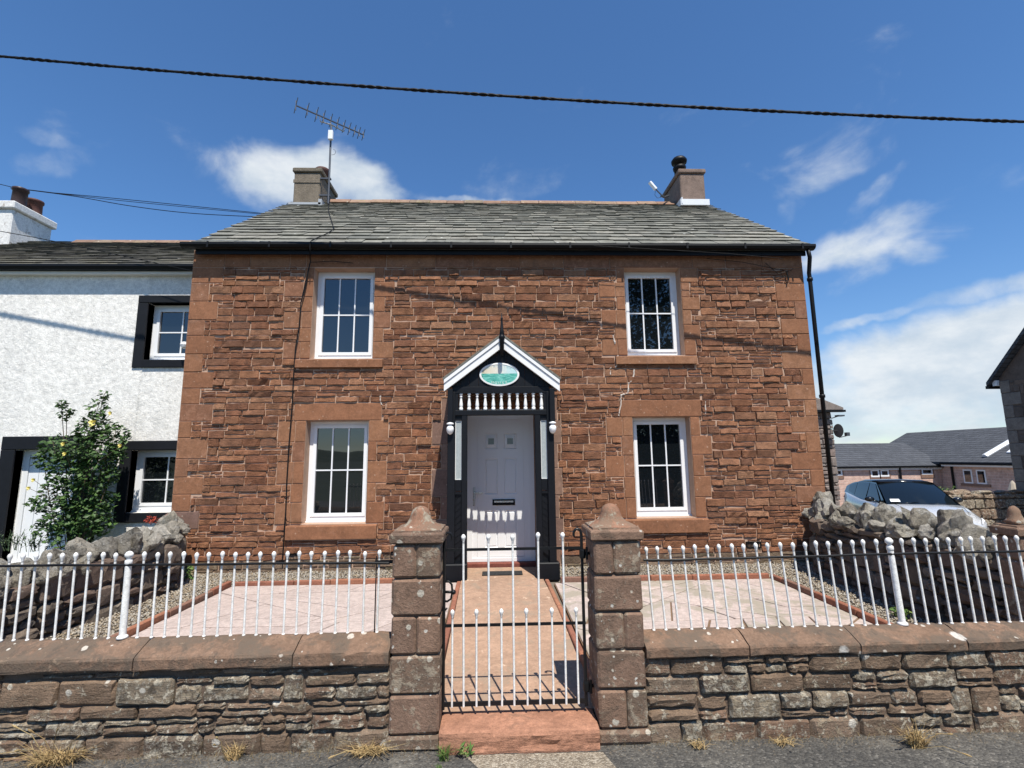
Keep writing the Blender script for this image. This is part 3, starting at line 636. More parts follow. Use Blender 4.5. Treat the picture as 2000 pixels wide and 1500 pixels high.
# gutter and fascia
q = MB(); q.box(RX0+.02, RX1-.02, EY+.045, EY+.075, EZ-.15, EZ-.015); q.box(HX0+.02, HX1-.02, EY+.076, HY+.02, HT+.002, HT+.02); q.build('fascia', M['black_paint'], house)
q = MB(); pr = [(EY+.04, EZ-.005), (EY-.075, EZ-.005), (EY-.078, EZ-.04), (EY-.055, EZ-.075), (EY-.005, EZ-.088), (EY+.04, EZ-.075)]
q.prism(pr, 'x', -4.82, 5.12); gut = fix_normals(q.build('gutter', M['plastic_black'], house))
for i in range(11): x = -4.4+i*.93; MB().box(x-.015, x+.015, EY-.084, EY-.0785, EZ-.09, EZ+.004).build('gutter_bracket', M['plastic_black'], gut, (x, EY, EZ))
q = MB(); q.tube([(5.02, EY-.02, EZ-.09), (5.05, EY, EZ-.20), (5.085, HY-.05, EZ-.42), (5.085, HY-.055, EZ-.55), (5.085, HY-.055, .1)], .031, 10)
dp = q.build('downpipe', M['plastic_black'], house, smooth=True)
for z in (4.50, 2.6, .9): MB().lathe([(.031, 0), (.043, .004), (.043, .05), (.031, .055)], (5.085, HY-.055, z), 12).build('pipe_collar', M['plastic_black'], dp, smooth=True)

# chimneys
def chimney(x0, x1, y0, y1, ztop, mat, capm):
    c = MB(); c.box(x0, x1, y0, y1, 6.7, ztop-.08, .02); ch = c.build('chimney', mat, house, ((x0+x1)/2, y0, 7.2))
    MB().box(x0-.035, x1+.035, y0-.035, y1+.035, ztop-.075, ztop+.03, .02).build('chimney_cap', capm, ch)
    return ch
c1 = chimney(-4.46, -3.88, 10.28, 11.35, 8.15, M['harl'], M['harl'])
MB().sq([(.24, 8.18), (.16, 8.24), (.05, 8.26)], -4.15, 10.55).build('flaunching', M['harl_pink'], c1)
MB().box(-4.47, -3.87, 10.265, 10.279, 7.82, 7.90, .004).build('string_course', M['harl'], c1)
MB().lathe([(.145, 0), (.15, .10), (.165, .12), (.17, .17), (.15, .19)], (-3.98, 10.65, 8.18), 16).build('chimney_pot', M['clay'], c1, smooth=True)
MB().box(-4.52, -3.82, 10.20, 10.27, 7.27, 7.32).box(-3.875, -3.80, 10.2, 10.7, 7.25, 7.40).build('flashing', M['lead'], c1)
c2 = chimney(4.235, 4.80, 10.28, 11.35, 8.20, M['harl_pink'], M['harl_pink'])
MB().box(4.19, 4.85, 10.21, 10.272, 7.32, 7.46).box(4.21, 4.233, 10.2, 10.9, 7.35, 7.5).build('flashing', M['lead_white'], c2)
co = MB(); o = (4.33, 10.5, 8.23)
co.lathe([(.12, 0), (.12, .1), (.14, .11), (.15, .17), (.13, .20), (.11, .20)], o, 16); co.lathe([(.10, .19), (.10, .27), (.17, .28), (.18, .34), (.14, .40), (.05, .42)], o, 16)
co.build('chimney_cowl', M['plastic_black'], c2, smooth=True)

# ------------------------------------------------------------------ PORCH
PY = 6.72
porch = thing('porch', 'black timber porch with white barge boards over the front door', 'porch', (.085, PY, .16))
def post(x0, x1, y0, y1, z0, z1, n='post'): return MB().box(x0, x1, y0, y1, z0, z1, .006).build(n, M['black_paint'], porch, ((x0+x1)/2, y0, z0))
for s, (o0, o1, i0, i1) in ((-1, (-.655, -.553, -.467, -.392)), (1, (.690, .785, .528, .606))):
    post(o0, o1, PY-.05, PY+.05, .30, 2.63); post(i0, i1, PY-.04, PY+.05, .30, 2.33)
    a, b = min(o0, i0)-.03, max(o1, i1)+.03
    if s < 0: b = i1
    else: a = i0
    MB().box(a-.004, b+.004, PY-.085, PY+.07, .15, .375, .012).build('plinth', M['black_paint'], porch, (a, PY, .15))
    g0, g1 = (o1, i0) if s < 0 else (i1, o0)
    for (z0_, z1_, y_) in ((2.236, 2.304, .02), (1.30, 1.445, .02), (1.255, 1.285, .028)): MB().box(g0, g1, PY-y_, PY+.02, z0_, z1_).build('rail', M['black_paint'], porch, (g0, PY, z0_))
    MB().ring(g0+.001, g1-.001, 1.446, 2.235, PY-.012, PY+.012, .007).build('sidelight_frame', M['white_paint'], porch, (g0, PY, 1.45))
    MB().box(g0+.008, g1-.008, PY-.004, PY+.004, 1.453, 2.228).build('sidelight', M['frost'], porch, (g0, PY, 1.45))
    MB().box(g0, g1, PY+.012, PY+.03, .376, 1.25).build('back_board', M['black_paint'], porch, (g0, PY, .4))
    k = 0; zz = .36
    while zz < 1.19:       # chevron boards below the sidelight, clipped to the panel
        h = .082; dz = (g1-g0)*.75*(-s)
        zl, zr = (zz, zz+dz) if dz > 0 else (zz-dz, zz)
        pts = [(g0+.001, zl), (g1-.001, zr), (g1-.001, min(zr+h-.007, 1.253)), (g0+.001, min(zl+h-.007, 1.253))]
        if min(zl, zr) > .376 and pts[2][1] > pts[1][1] and pts[3][1] > pts[0][1]:
            fix_normals(MB().prism(pts, 'y', PY-.006-.004*(k % 2), PY+.0119).build('board', M['black_paint'], porch, (g0, PY, zz)))
        zz += h; k += 1
    # side wall: boards and a top rail back to the house
    X = -.615 if s < 0 else .745
    for k in range(6):
        y0 = PY+.052+k*.116; MB().box(X-.018, X+.018, y0, y0+.112, .22, 2.62).build('board', M['black_paint'], porch, (X, y0, .2))
MB().box(-.56, .695, PY-.045, PY+.022, 2.305, 2.375, .006).build('head_rail', M['black_paint'], porch)
MB().box(-.60, .735, PY-.03, PY+.045, 2.63, 2.70, .004).box(-.64, .78, PY-.036, PY+.05, 2.612, 2.632).build('tie_beam', M['black_paint'], porch)
for a_, b_ in ((-.553, -.515), (.652, .69)): MB().box(a_, b_, PY-.03, PY+.03, 2.376, 2.611).build('side_block', M['black_paint'], porch)
bal = [(.024, 0), (.027, .012), (.027, .035), (.02, .042), (.023, .05), (.026, .075), (.021, .11), (.016, .15), (.014, .178), (.02, .185), (.02, .195), (.015, .2), (.017, .212), (.026, .218), (.026, .234)]
bme = MB().lathe(bal, (0, 0, 0), 10).mesh('baluster', M['white_paint'], smooth=True)
for i in range(11): x = -.478+i*.1105; link(bpy.data.objects.new('baluster', bme), porch, (x, PY-.004, 2.376))
AX = .087; AZ = P(980, 656, PY-.11).z-.045; sl = (AZ+.045-P(867, 741, PY-.11).z)/(AX-P(867, 741, PY-.11).x)
for k in range(11):   # gable boarding, cut to the slope
    x0 = -.62+k*.128; x1 = x0+.124
    f = lambda x: max(2.702, AZ-.06-abs(x-AX)*sl)
    if f(x0) <= 2.703 and f(x1) <= 2.703: continue
    pl = [(x0, 2.70), (x1, 2.70), (x1, f(x1))]+([(AX, f(AX))] if x0 < AX < x1 else [])+[(x0, f(x0))]
    fix_normals(MB().prism(pl, 'y', PY-.012, PY+.02).build('gable_board', M['black_paint'], porch, (x0, PY, 2.7)))
def barge(s):
    e_ = P(867 if s < 0 else 1093, 741, PY-.11); ex, ez = e_.x, e_.z; top = (AX, P(980, 656, PY-.11).z)
    d = Vector((ex-top[0], ez-top[1])).normalized(); nrm = Vector((-d.y, d.x)); nrm = nrm if nrm.y < 0 else -nrm
    c0 = AX+s*.03
    def strip(t0, t1):
        def at(u, xx):   # line offset by u below the top edge, at x
            p = Vector(top)+nrm*u; t = (xx-p.x)/d.x; return (xx, p.y+d.y*t)
        return [at(t0, c0), at(t0, ex), at(t1, ex), at(t1, c0)]
    q = MB().prism(strip(.0, .042), 'y', PY-.115, PY-.05); q.prism(strip(.042, .128), 'y', PY-.100, PY-.05)
    b = fix_normals(q.build('barge_board', M['white_paint'], porch, (AX, PY, AZ)))
    fix_normals(MB().prism(strip(.0412, .049), 'y', PY-.1012, PY-.1001).build('moulding_line', M['lead'], b, (AX, PY, AZ)))
    # roof slope behind
    e2 = Vector((ex, ez))+d*.02
    fix_normals(MB().prism([(top[0], top[1]+.035), (e2.x, e2.y+.035), (e2.x, e2.y+.004), (top[0], top[1]+.004)], 'y', PY-.12, HY-.002).build('roof', M['slate'], porch, (AX, PY, AZ)))
    # hanging post with white turned drop
    X = -.617 if s < 0 else .765
    MB().box(X-.034, X+.034, PY-.115, PY-.052, 2.21, 2.66, .004).build('hanging_post', M['black_paint'], porch, (X, PY, 2.2))
    MB().lathe([(.006, -.165), (.03, -.15), (.047, -.115), (.05, -.085), (.04, -.055), (.022, -.046), (.022, -.038), (.05, -.026), (.048, -.014), (.028, 0)], (X, PY-.084, 2.21), 14).build('drop_finial', M['white_paint'], porch, (X, PY, 2.2), smooth=True)
barge(-1); barge(1)
MB().lathe([(.03, 0), (.03, .22), (.042, .24), (.04, .27), (.026, .285), (.034, .30), (.024, .36), (.014, .47), (.012, .50), (.02, .515), (.012, .53), (.003, .60)], (AX, PY-.125, 3.12), 10).build('finial', M['black_paint'], porch, (AX, PY, 3.14), smooth=True)
# oval house sign
sgn = thing('house_sign', 'oval painted sign with a green sea view on the porch gable', 'sign', (.05, PY-.03, 2.87))
def ell(a, b, y, n=48): return [(.05+a*math.cos(2*math.pi*i/n), y, 2.87+b*math.sin(2*math.pi*i/n)) for i in range(n)]
q = MB(); A, B = .275, .163; n = 48
q.add(ell(A, B, PY-.022)+ell(A, B, PY-.030)+ell(A-.026, B-.022, PY-.032)+ell(A-.026, B-.022, PY-.026), [(i, (i+1) % n, n+(i+1) % n, n+i) for i in range(n)]+[(n+i, n+(i+1) % n, 2*n+(i+1) % n, 2*n+i) for i in range(n)]+[(2*n+i, 2*n+(i+1) % n, 3*n+(i+1) % n, 3*n+i) for i in range(n)])
q.build('rim', M['white_paint'], sgn)
def signmat():
    m, nt, b = new_mat('painted seascape'); g = pos(nt); s = ND(nt, 'ShaderNodeSeparateXYZ', {0: g}); X, Z = s.outputs[0], s.outputs[2]
    nz = NOI(nt, SCL(nt, g, (9, 1, 40)), 2, 5, .6); nb = NOI(nt, g, 38, 4, .6)
    sea = RAMP(nt, nz, [(.3, (.03, .21, .17)), (.5, (.09, .40, .32)), (.7, (.28, .62, .53))])
    sky = RAMP(nt, MTH(nt, 'ADD', MR(nt, X, -.2, .3, 0, 1, False), MTH(nt, 'MULTIPLY', MTH(nt, 'SUBTRACT', nb, .5), .5)), [(0, (.60, .52, .36)), (.45, (.72, .68, .58)), (.8, (.50, .68, .68)), (1, (.45, .66, .68))])
    c = MIX(nt, MR(nt, MTH(nt, 'ADD', Z, MTH(nt, 'MULTIPLY', nb, .008)), 2.884, 2.888), sea, sky)
    tr = MTH(nt, 'MULTIPLY', MR(nt, MTH(nt, 'ADD', X, MTH(nt, 'MULTIPLY', nb, .14)), -.07, -.11), MR(nt, Z, 2.95, 2.92))
    c = MIX(nt, MTH(nt, 'MULTIPLY', tr, MR(nt, nb, .42, .55)), c, (.02, .10, .075))
    sock(nt, b, 'Base Color', c); b.inputs['Roughness'].default_value = .3; return m
MB().add(ell(A-.024, B-.020, PY-.027), [tuple(range(n))]).build('picture', signmat(), sgn)
M['ink'] = plain('sign lettering grey-blue', (.36, .50, .54), .4); M['inkw'] = plain('sign lettering cream', (.75, .78, .70), .4)
def arc_text(txt, a0, a1, rx, rz, size, mat, flip):
    mbt = MB(); dg = bpy.context.evaluated_depsgraph_get()
    for i, ch in enumerate(txt):
        a = math.radians(a0+(a1-a0)*i/(len(txt)-1)); cu = bpy.data.curves.new('letter', 'FONT'); cu.body = ch; cu.size = size; cu.align_x = 'CENTER'; cu.resolution_u = 2
        ob = bpy.data.objects.new('letter', cu); me = bpy.data.meshes.new_from_object(ob)
        x, z = .05+rx*math.cos(a), 2.87+rz*math.sin(a); t = (math.pi/2-a)*-1*.55 if not flip else (a-math.radians(270))*.55
        vs = [(x+v.co.x*math.cos(t)-v.co.y*math.sin(t), PY-.0285, z+v.co.x*math.sin(t)+v.co.y*math.cos(t)) for v in me.vertices]
        mbt.add(vs, [tuple(p.vertices) for p in me.polygons]); bpy.data.objects.remove(ob); bpy.data.curves.remove(cu); bpy.data.meshes.remove(me)
    mbt.build('lettering', mat, sgn)
arc_text('WINDRIGG', 131, 49, .225, .104, .042, M['ink'], False)
arc_text('HOUSE', 245, 295, .235, .136, .048, M['inkw'], True)
mat_ = MB().box(-.20, .345, 6.86, 7.06, .178, .192, .004).build('doormat', M['rubber']); tag(mat_, 'black rubber doormat lying in front of the porch step', 'doormat')

# ------------------------------------------------------------------ GARDEN
def wallx_l(y): return np.interp(y, [3.6, 4.8, 6.6, 7.46], [-4.2, -4.12, -3.98, -4.5])
def wallx_r(y): return np.interp(y, [3.6, 4.7, 6.8, 7.46], [4.10, 4.12, 4.28, 4.72])
mb = MB(); mb.box(-5, -.44, 3.54, 7.9, -.3, .13); mb.box(.63, 5, 3.54, 7.9, -.3, .13); struct('gravel_bed', mb, M['gravel_bed'])
def pebbles():
    N = 26000; x = RNG.uniform(-4.6, 4.8, N*3); y = RNG.uniform(3.55, 7.48, N*3)
    l = (x < -3.40) & (x > np.array([wallx_l(v) for v in y])-.02); r = (x > 3.60) & (x < np.array([wallx_r(v) for v in y])+.02)
    bl = (y > 6.66) & (x > np.array([wallx_l(v) for v in y])) & (x < -.66); br = (y > 6.55) & (x > .80) & (x < np.array([wallx_r(v) for v in y]))
    k = l | r | bl | br; x, y = x[k], y[k]; n = len(x)
    oc = np.array([(1, 0, 0), (-1, 0, 0), (0, 1, 0), (0, -1, 0), (0, 0, 1), (0, 0, -1)], float); of = [(0, 2, 4), (2, 1, 4), (1, 3, 4), (3, 0, 4), (2, 0, 5), (1, 2, 5), (3, 1, 5), (0, 3, 5)]
    V = np.tile(oc, (n, 1, 1)) * RNG.uniform(.7, 1.2, (n, 6, 1)); V *= np.stack([RNG.uniform(.010, .022, n), RNG.uniform(.008, .017, n), RNG.uniform(.006, .012, n)], -1)[:, None, :]
    a = RNG.uniform(0, 6.28, n); b = RNG.uniform(-.6, .6, n); ca, sa, cb, sb = np.cos(a), np.sin(a), np.cos(b), np.sin(b)
    X = V[:, :, 0]*cb[:, None]-V[:, :, 2]*sb[:, None]; Z = V[:, :, 0]*sb[:, None]+V[:, :, 2]*cb[:, None]; Y = V[:, :, 1]
    X, Y = X*ca[:, None]-Y*sa[:, None], X*sa[:, None]+Y*ca[:, None]
    V = np.stack([X+x[:, None], Y+y[:, None], Z+RNG.uniform(.133, .150, n)[:, None]], -1).reshape(-1, 3)
    F = (np.arange(n)[:, None, None]*6+np.array(of)[None]).reshape(-1, 3)
    me = bpy.data.meshes.new('gravel'); me.from_pydata(V.tolist(), [], F.tolist()); me.materials.append(M['pebble']); me.shade_smooth()
    tag(link(bpy.data.objects.new('gravel', me), None, (0, 0, 0)), kind='stuff')
pebbles()
# concrete path with a crazy crack line; laid as a thin slab
mb = MB(); vs = []
for (y, xa, xb, z) in ((3.44, -.37, .62, .121), (3.56, -.405, .66, .122), (4.2, -.415, .665, .148), (5.2, -.43, .645, .172), (6.60, -.46, .60, .175), (7.36, -.46, .60, .175)): vs += [(xa, y, z), (xb, y, z), (xa, y, 0), (xb, y, 0)]
for i in range(5): a = i*4; mb.f += [(a, a+1, a+5, a+4), (a, a+4, a+6, a+2), (a+1, a+3, a+7, a+5)]
mb.v += vs; fix_normals(struct('path', mb, M['path']))
# paving: convex pieces cut from two rectangles
def cut(poly, p, d):
    n = (-d[1], d[0]); s = [(q[0]-p[0])*n[0]+(q[1]-p[1])*n[1] for q in poly]; A, B = [], []
    for i in range(len(poly)):
        a, b = poly[i], poly[(i+1) % len(poly)]; sa, sb = s[i], s[(i+1) % len(poly)]
        (A if sa >= 0 else B).append(a)
        if sa*sb < 0: t = sa/(sa-sb); c = (a[0]+(b[0]-a[0])*t, a[1]+(b[1]-a[1])*t); A.append(c); B.append(c)
    return A, B
def area(p): return abs(sum(p[i][0]*p[(i+1) % len(p)][1]-p[(i+1) % len(p)][0]*p[i][1] for i in range(len(p))))/2
def inset(p, d):
    a2 = sum(p[i][0]*p[(i+1) % len(p)][1]-p[(i+1) % len(p)][0]*p[i][1] for i in range(len(p))); p = p if a2 > 0 else p[::-1]; n = len(p)
    c = Vector((sum(q[0] for q in p)/n, sum(q[1] for q in p)/n)); L = []
    for i in range(n):
        a, b = Vector(p[i]), Vector(p[(i+1) % n]); e = (b-a).normalized(); nn = Vector((-e.y, e.x)); L.append((a+nn*d, e))
    out = []
    for i in range(n):
        (p0, e0), (p1, e1) = L[i-1], L[i]; den = e0.x*e1.y-e0.y*e1.x
        if abs(den) < .05: out.append(tuple(p1)); continue
        t = ((p1.x-p0.x)*e1.y-(p1.y-p0.y)*e1.x)/den; q = p0+e0*t
        if (q-Vector(p[i])).length > d*6: q = Vector(p[i])+(c-Vector(p[i])).normalized()*d*2
        out.append((q.x, q.y))
    return out
def crazy(name, rect, mat, count, angs):
    base = MB().box(*rect, .05, .158); par = struct(name, base, M['joint'])
    ps = [[(rect[0], rect[2]), (rect[1], rect[2]), (rect[1], rect[3]), (rect[0], rect[3])]]
    for _ in range(400):
        if len(ps) >= count: break
        ps.sort(key=area); q = ps.pop(); c = (sum(v[0] for v in q)/len(q)+U(-.12, .12), sum(v[1] for v in q)/len(q)+U(-.12, .12)); a = math.radians(random.choice(angs)+U(-7, 7))
        A, B = cut(q, c, (math.cos(a), math.sin(a)))
        fat = lambda q: area(q)/max(1e-6, sum((Vector(q[i])-Vector(q[i-1])).length for i in range(len(q))))**2 > .028
        if len(A) > 2 and len(B) > 2 and min(area(A), area(B)) > .06 and fat(A) and fat(B): ps += [A, B]
        else: ps.append(q)
    for q in ps:
        q2 = inset(q, U(.006, .013)); c = (sum(v[0] for v in q2)/len(q2), sum(v[1] for v in q2)/len(q2)); z = .168+U(0, .005)
        m_ = MB(); top = inset(q2, .005); k = len(q2)
        m_.add([(v[0], v[1], .158) for v in q2]+[(v[0], v[1], z-.004) for v in q2]+[(v[0], v[1], z) for v in top], [(i, (i+1) % k, k+(i+1) % k, k+i) for i in range(k)]+[(k+i, k+(i+1) % k, 2*k+(i+1) % k, 2*k+i) for i in range(k)]+[tuple(2*k+i for i in range(k))])
        fix_normals(m_.build('paving_slab', mat, par, (c[0], c[1], .16)))
crazy('paving', (-3.33, -.50, 3.57, 6.58), M['paving_clean'], 34, (0, 0, 35, -30, 60))
crazy('paving_patio', (.72, 3.50, 3.57, 6.46), M['paving'], 40, (0, 0, 35, -35, 70, -60))
def kerbs(label_kind, a, b, wd, h0, h1, ln):
    par = bpy.data.objects.new('kerb', None); link(par, None, (*a, h0)); par['kind'] = 'structure'
    a, b = Vector(a), Vector(b); d = (b-a); L = d.length; d.normalize(); ang = math.atan2(d.y, d.x); t = 0
    while t < L-.02:
        l = min(U(*ln), L-t); l = L-t if L-t-l < .12 else l; c = a+d*(t+l/2)
        me = MB().box(-l/2+.003, l/2-.003, -wd/2, wd/2, 0, h1-h0+U(-.008, .008), .008).mesh('kerb_stone', M['kerb'])
        o = link(bpy.data.objects.new('kerb_stone', me), par, (c.x, c.y, h0)); o.rotation_euler = (0, U(-.006, .006), ang+U(-.008, .008)); t += l
kerbs('', (-3.365, 3.6), (-3.375, 6.62), .055, .10, .225, (.45, .8)); kerbs('', (-3.33, 6.615), (-.66, 6.60), .055, .10, .225, (.45, .8))
kerbs('', (3.535, 3.6), (3.52, 6.48), .055, .10, .225, (.45, .8)); kerbs('', (.80, 6.50), (3.49, 6.50), .055, .10, .225, (.45, .8))
kerbs('', (-.435, 3.62), (-.485, 6.55), .05, .08, .19, (.5, .9)); kerbs('', (.685, 3.62), (.635, 6.55), .05, .08, .19, (.5, .9))
# step at the gate
st = MB(); vs = []; nx = 34
for i in range(nx):
    x = -.352+.964*i/(nx-1); e = .012 if i in (0, nx-1) else 0
    for k, (y, z, a) in enumerate(((3.205, -.04, .006), (3.198, .01, .012), (3.196, .04, .014), (3.198, .07, .014), (3.20, .095, .006), (3.207, .112, .003), (3.222, .120, .0015), (3.30, .121, .0015), (3.44, .122, .001), (3.50, .112, 0))):
        p = Vector((x*5, k*1.3, 3)); vs.append((x, y+e+a*1.6*MN.fractal(p, .9, 2.1, 4), z-e*.5+a*.4*MN.noise(p*2)))
st.add(vs, [(i*10+k, (i+1)*10+k, (i+1)*10+k+1, i*10+k+1) for i in range(nx-1) for k in range(9)])
for e, o_ in ((0, 1), ((nx-1)*10, -1)): st.f.append(tuple(e+k for k in range(10)))
fix_normals(st.build('gate_step', M['step'])); tag(bpy.data.objects['gate_step'], 'worn orange sandstone step under the garden gate', 'step')

# ------------------------------------------------------------------ FRONT WALLS, PILLARS
def front_wall(label, x0, x1, joints, z_end):
    t = thing('garden_wall', label, 'wall', ((x0+x1)/2, 3.4, 0), 'low walls along the road')
    MB().box(x0, x1, 3.293, 3.54, -.2, .49).build('wall_core', M['mortar_dark'], t)
    rs = snecked(x0, x1, -.03, .485, (), bands=(.075, .16), ln=(.12, .34), split=.42, jn=.009, three=0)
    lay(rs, t, M['wallstone'], (0, 3.275, 0), amp=(.008, .022), depth=.05, nu=7, nv=5, ch=.016, jit=.006, rnd=.006, proud=.010)
    for a, b in zip(joints[:-1], joints[1:]):
        q = MB(); nseg = 8; prof = [(3.250, .486), (3.244, .497), (3.242, .548), (3.248, .563), (3.275, .575), (3.33, .603), (3.375, .622), (3.395, .627), (3.425, .624), (3.50, .59), (3.555, .55), (3.555, .486)]; prof = [(y, .486+(z-.486)*z_end) for y, z in prof]; k = len(prof); xs_ = np.linspace(a+.004, b-.004, nseg); vs = []
        for i, x in enumerate(xs_):
            e = .006 if i in (0, nseg-1) else 0
            for (y, z) in prof: vs.append((x, y+e+U(-.003, .003), z-e+U(-.003, .003)))
        fs = [(i*k+j, (i+1)*k+j, (i+1)*k+(j+1) % k, i*k+(j+1) % k) for i in range(nseg-1) for j in range(k)]+[tuple(range(k)), tuple((nseg-1)*k+j for j in range(k-1, -1, -1))]
        q.add(vs, fs); o = fix_normals(q.build('coping_stone', M['coping'], t, ((a+b)/2, 3.4, .49), smooth=False))
    return t
front_wall('low lichened sandstone wall with sloped coping left of the garden gate', -7.2, -.66, [-7.2, -6.1, -5.0, -4.1, -3.15, -2.20, -1.25, -.665], 1.0)
front_wall('low lichened sandstone wall with cracked coping right of the garden gate', .925, 7.2, [.928, 1.585, 2.30, 3.0, 3.9, 5, 6.1, 7.2], .83)
def pillar(label, cx, blocks, y0=3.25, hw=.153, zs=None, capm='captop', top=0.0):
    cy = y0+hw; t = thing('gate_pillar', label, 'pillar', (cx, cy, 0), 'sandstone gate pillars')
    zs = zs or [0.0, .085, .31, .535, .762, .985, 1.20]
    MB().box(cx-hw+.02, cx+hw-.02, cy-hw+.02, cy+hw-.02, -.1, zs[-1]).build('pillar_core', M['mortar_dark'], t)
    for i, (a, b) in enumerate(zip(zs[:-1], zs[1:])):
        e = .012 if i == 0 else 0
        spl = [cx-hw-e, cx+U(-.03, .03), cx+hw+e] if blocks[i] else [cx-hw-e, cx+hw+e]
        for x0, x1 in zip(spl[:-1], spl[1:]):
            q = MB().box(x0+.002, x1-.002, cy-hw-e, cy+hw+e, a+.004, b-.004, .014); v = np.array(q.v); v += RNG.uniform(-.003, .003, v.shape); q.v = [tuple(x) for x in v]
            q.build('stone_block', M['pillar'], t, ((x0+x1)/2, cy, a))
    z = zs[-1]
    q = MB().sq([(hw+.006, z), (hw+.016, z+.008), (hw+.019, z+.052), (hw+.014, z+.062), (hw+.0, z+.066), (hw-.003, z+.078)], cx, cy)
    q.build('cap_slab', M['pillar'], t, (cx, cy, z))
    prof = [(hw-.002, 0), (hw-.012, .008), (.108, .022), (.085, .040), (.070, .065), (.063, .095), (.058, .115), (.046, .135), (.028, .150), (.008, .157)]
    vs = []; fs = []; n = 16
    for (r, h) in prof:
        r *= hw/.153; sqr = max(0, min(1, (r*.153/hw-.05)/.09))
        for k in range(n):
            a = 2*math.pi*(k+.5)/n; c, s_ = math.cos(a), math.sin(a); m = max(abs(c), abs(s_)); rr = r*(sqr/m+(1-sqr)*1.04)
            vs.append((cx+c*rr+U(-.002, .002), cy+s_*rr+U(-.002, .002), z+.078+h*.9+top*h))
    for i in range(len(prof)-1):
        for k in range(n): fs.append((i*n+k, i*n+(k+1) % n, (i+1)*n+(k+1) % n, (i+1)*n+k))
    fs.append(tuple((len(prof)-1)*n+k for k in range(n)))
    MB().add(vs, fs).build('cap_top', M[capm], t, (cx, cy, z), smooth=True)
    return t
pillar('square sandstone gate pillar left of the gate with a lichen patched cap', -.508, [0, 0, 0, 1, 0, 1])
pillar('square sandstone gate pillar right of the gate with a smooth orange cap', .772, [0, 1, 0, 1, 0, 1])
pillar('sandstone end pillar with an orange cap behind the white railings', 4.03, [0, 0, 0, 0, 0, 0], y0=3.715, hw=.092, zs=[0, .09, .28, .50, .72, .92, 1.10])

# railings ----------------------------------------------------------
def bar_mesh(h, r=.0069, ball=.0138, foot=True):
    q = MB().tube([(0, 0, -.01), (0, 0, h-.045)], r, 8, cap=False)
    q.lathe([(r, -.05), (r*1.02, -.038), (r*1.5, -.026), (ball, -.014), (ball*.98, -.006), (ball*.6, .004), (.003, .008)], (0, 0, h-.004), 10)
    if foot: q.lathe([(r*1.6, -.004), (r*1.5, .004), (r, .007)], (0, 0, 0), 8)
    return q.mesh('bar', M['iron_white'], smooth=True)
def railing(label, tips, post_px, ends, rail_pts, zb, lean):
    t = thing('railing', label, 'railing', (P(sum(tips)/len(tips), 1080, 3.40).x, 3.40, zb), 'white railings on the low walls')
    H = .53; me = bar_mesh(H)
    for px in tips:
        tip = P(px, ends(px), 3.40); lx = lean(px)
        o = link(bpy.data.objects.new('bar', me), t, (tip.x+lx+U(-.003, .003), 3.40, zb)); o.rotation_euler = (U(-.006, .006), math.atan2(-lx, H)+U(-.006, .006), 0); o.scale = (1, 1, (tip.z-zb)/H+U(-.008, .008))
    tip = P(post_px, ends(post_px)-2, 3.40); h = tip.z-zb
    q = MB().tube([(0, 0, 0), (0, 0, h-.075)], [.0205, .0185], 12, cap=False); q.lathe([(.0185, -.08), (.022, -.07), (.021, -.052), (.012, -.044), (.013, -.04), (.024, -.026), (.025, -.012), (.014, .002), (.003, .006)], (0, 0, h), 12); q.lathe([(.034, 0), (.03, .012), (.02, .02)], (0, 0, 0), 12)
    o = link(bpy.data.objects.new('post', q.mesh('post', M['iron_white'], smooth=True)), t, (tip.x+lean(post_px), 3.40, zb)); o.rotation_euler = (0, math.atan2(-lean(post_px), h), 0)
    a, b = [P(x, y, 3.40) for x, y in rail_pts]; L = b-a; n = 14
    q = MB().tube([a+L*i/n+Vector((0, -.012+U(-.002, .002), U(-.003, .003))) for i in range(n+1)], .0085, 6); q.build('rail', M['iron_black'], t, tuple(a))
    return t
lt = [20, 45, 71, 98, 123, 149, 175, 201, 226, 281, 308, 333, 359, 384, 409, 435, 461, 486, 510, 536, 561, 585, 610, 634, 660, 684, 713, 740]
lt = [-108, -83, -57, -32, -6] + lt
rl = railing('white ball topped iron railings on the low wall left of the gate', lt, 253, lambda x: 1081-.008*x+1, ((-130, 1105), (762, 1099)), .627, lambda px: .014*(1-px/700))
q = MB().box(-.80, -.66, 3.385, 3.41, 1.055, 1.075).box(-.796, -.790, 3.395, 3.405, .60, 1.10).build('end_bracket', M['iron_black'], rl)
rt = [1261.5, 1284, 1308, 1332, 1356, 1380.6, 1404.6, 1429, 1452, 1476, 1499.5, 1523, 1547, 1570.5, 1593, 1616, 1639, 1663, 1686, 1710, 1760, 1783.6, 1807, 1829.5, 1851, 1874, 1896, 1919, 1941, 1964, 1986, 2010, 2034, 2058]
railing('white ball topped iron railings on the low wall right of the gate', rt, 1735, lambda x: 1068-.031*(x-1261), ((1256, 1094), (2080, 1073)), .602, lambda px: .034-.014*abs(px-1500)/500)

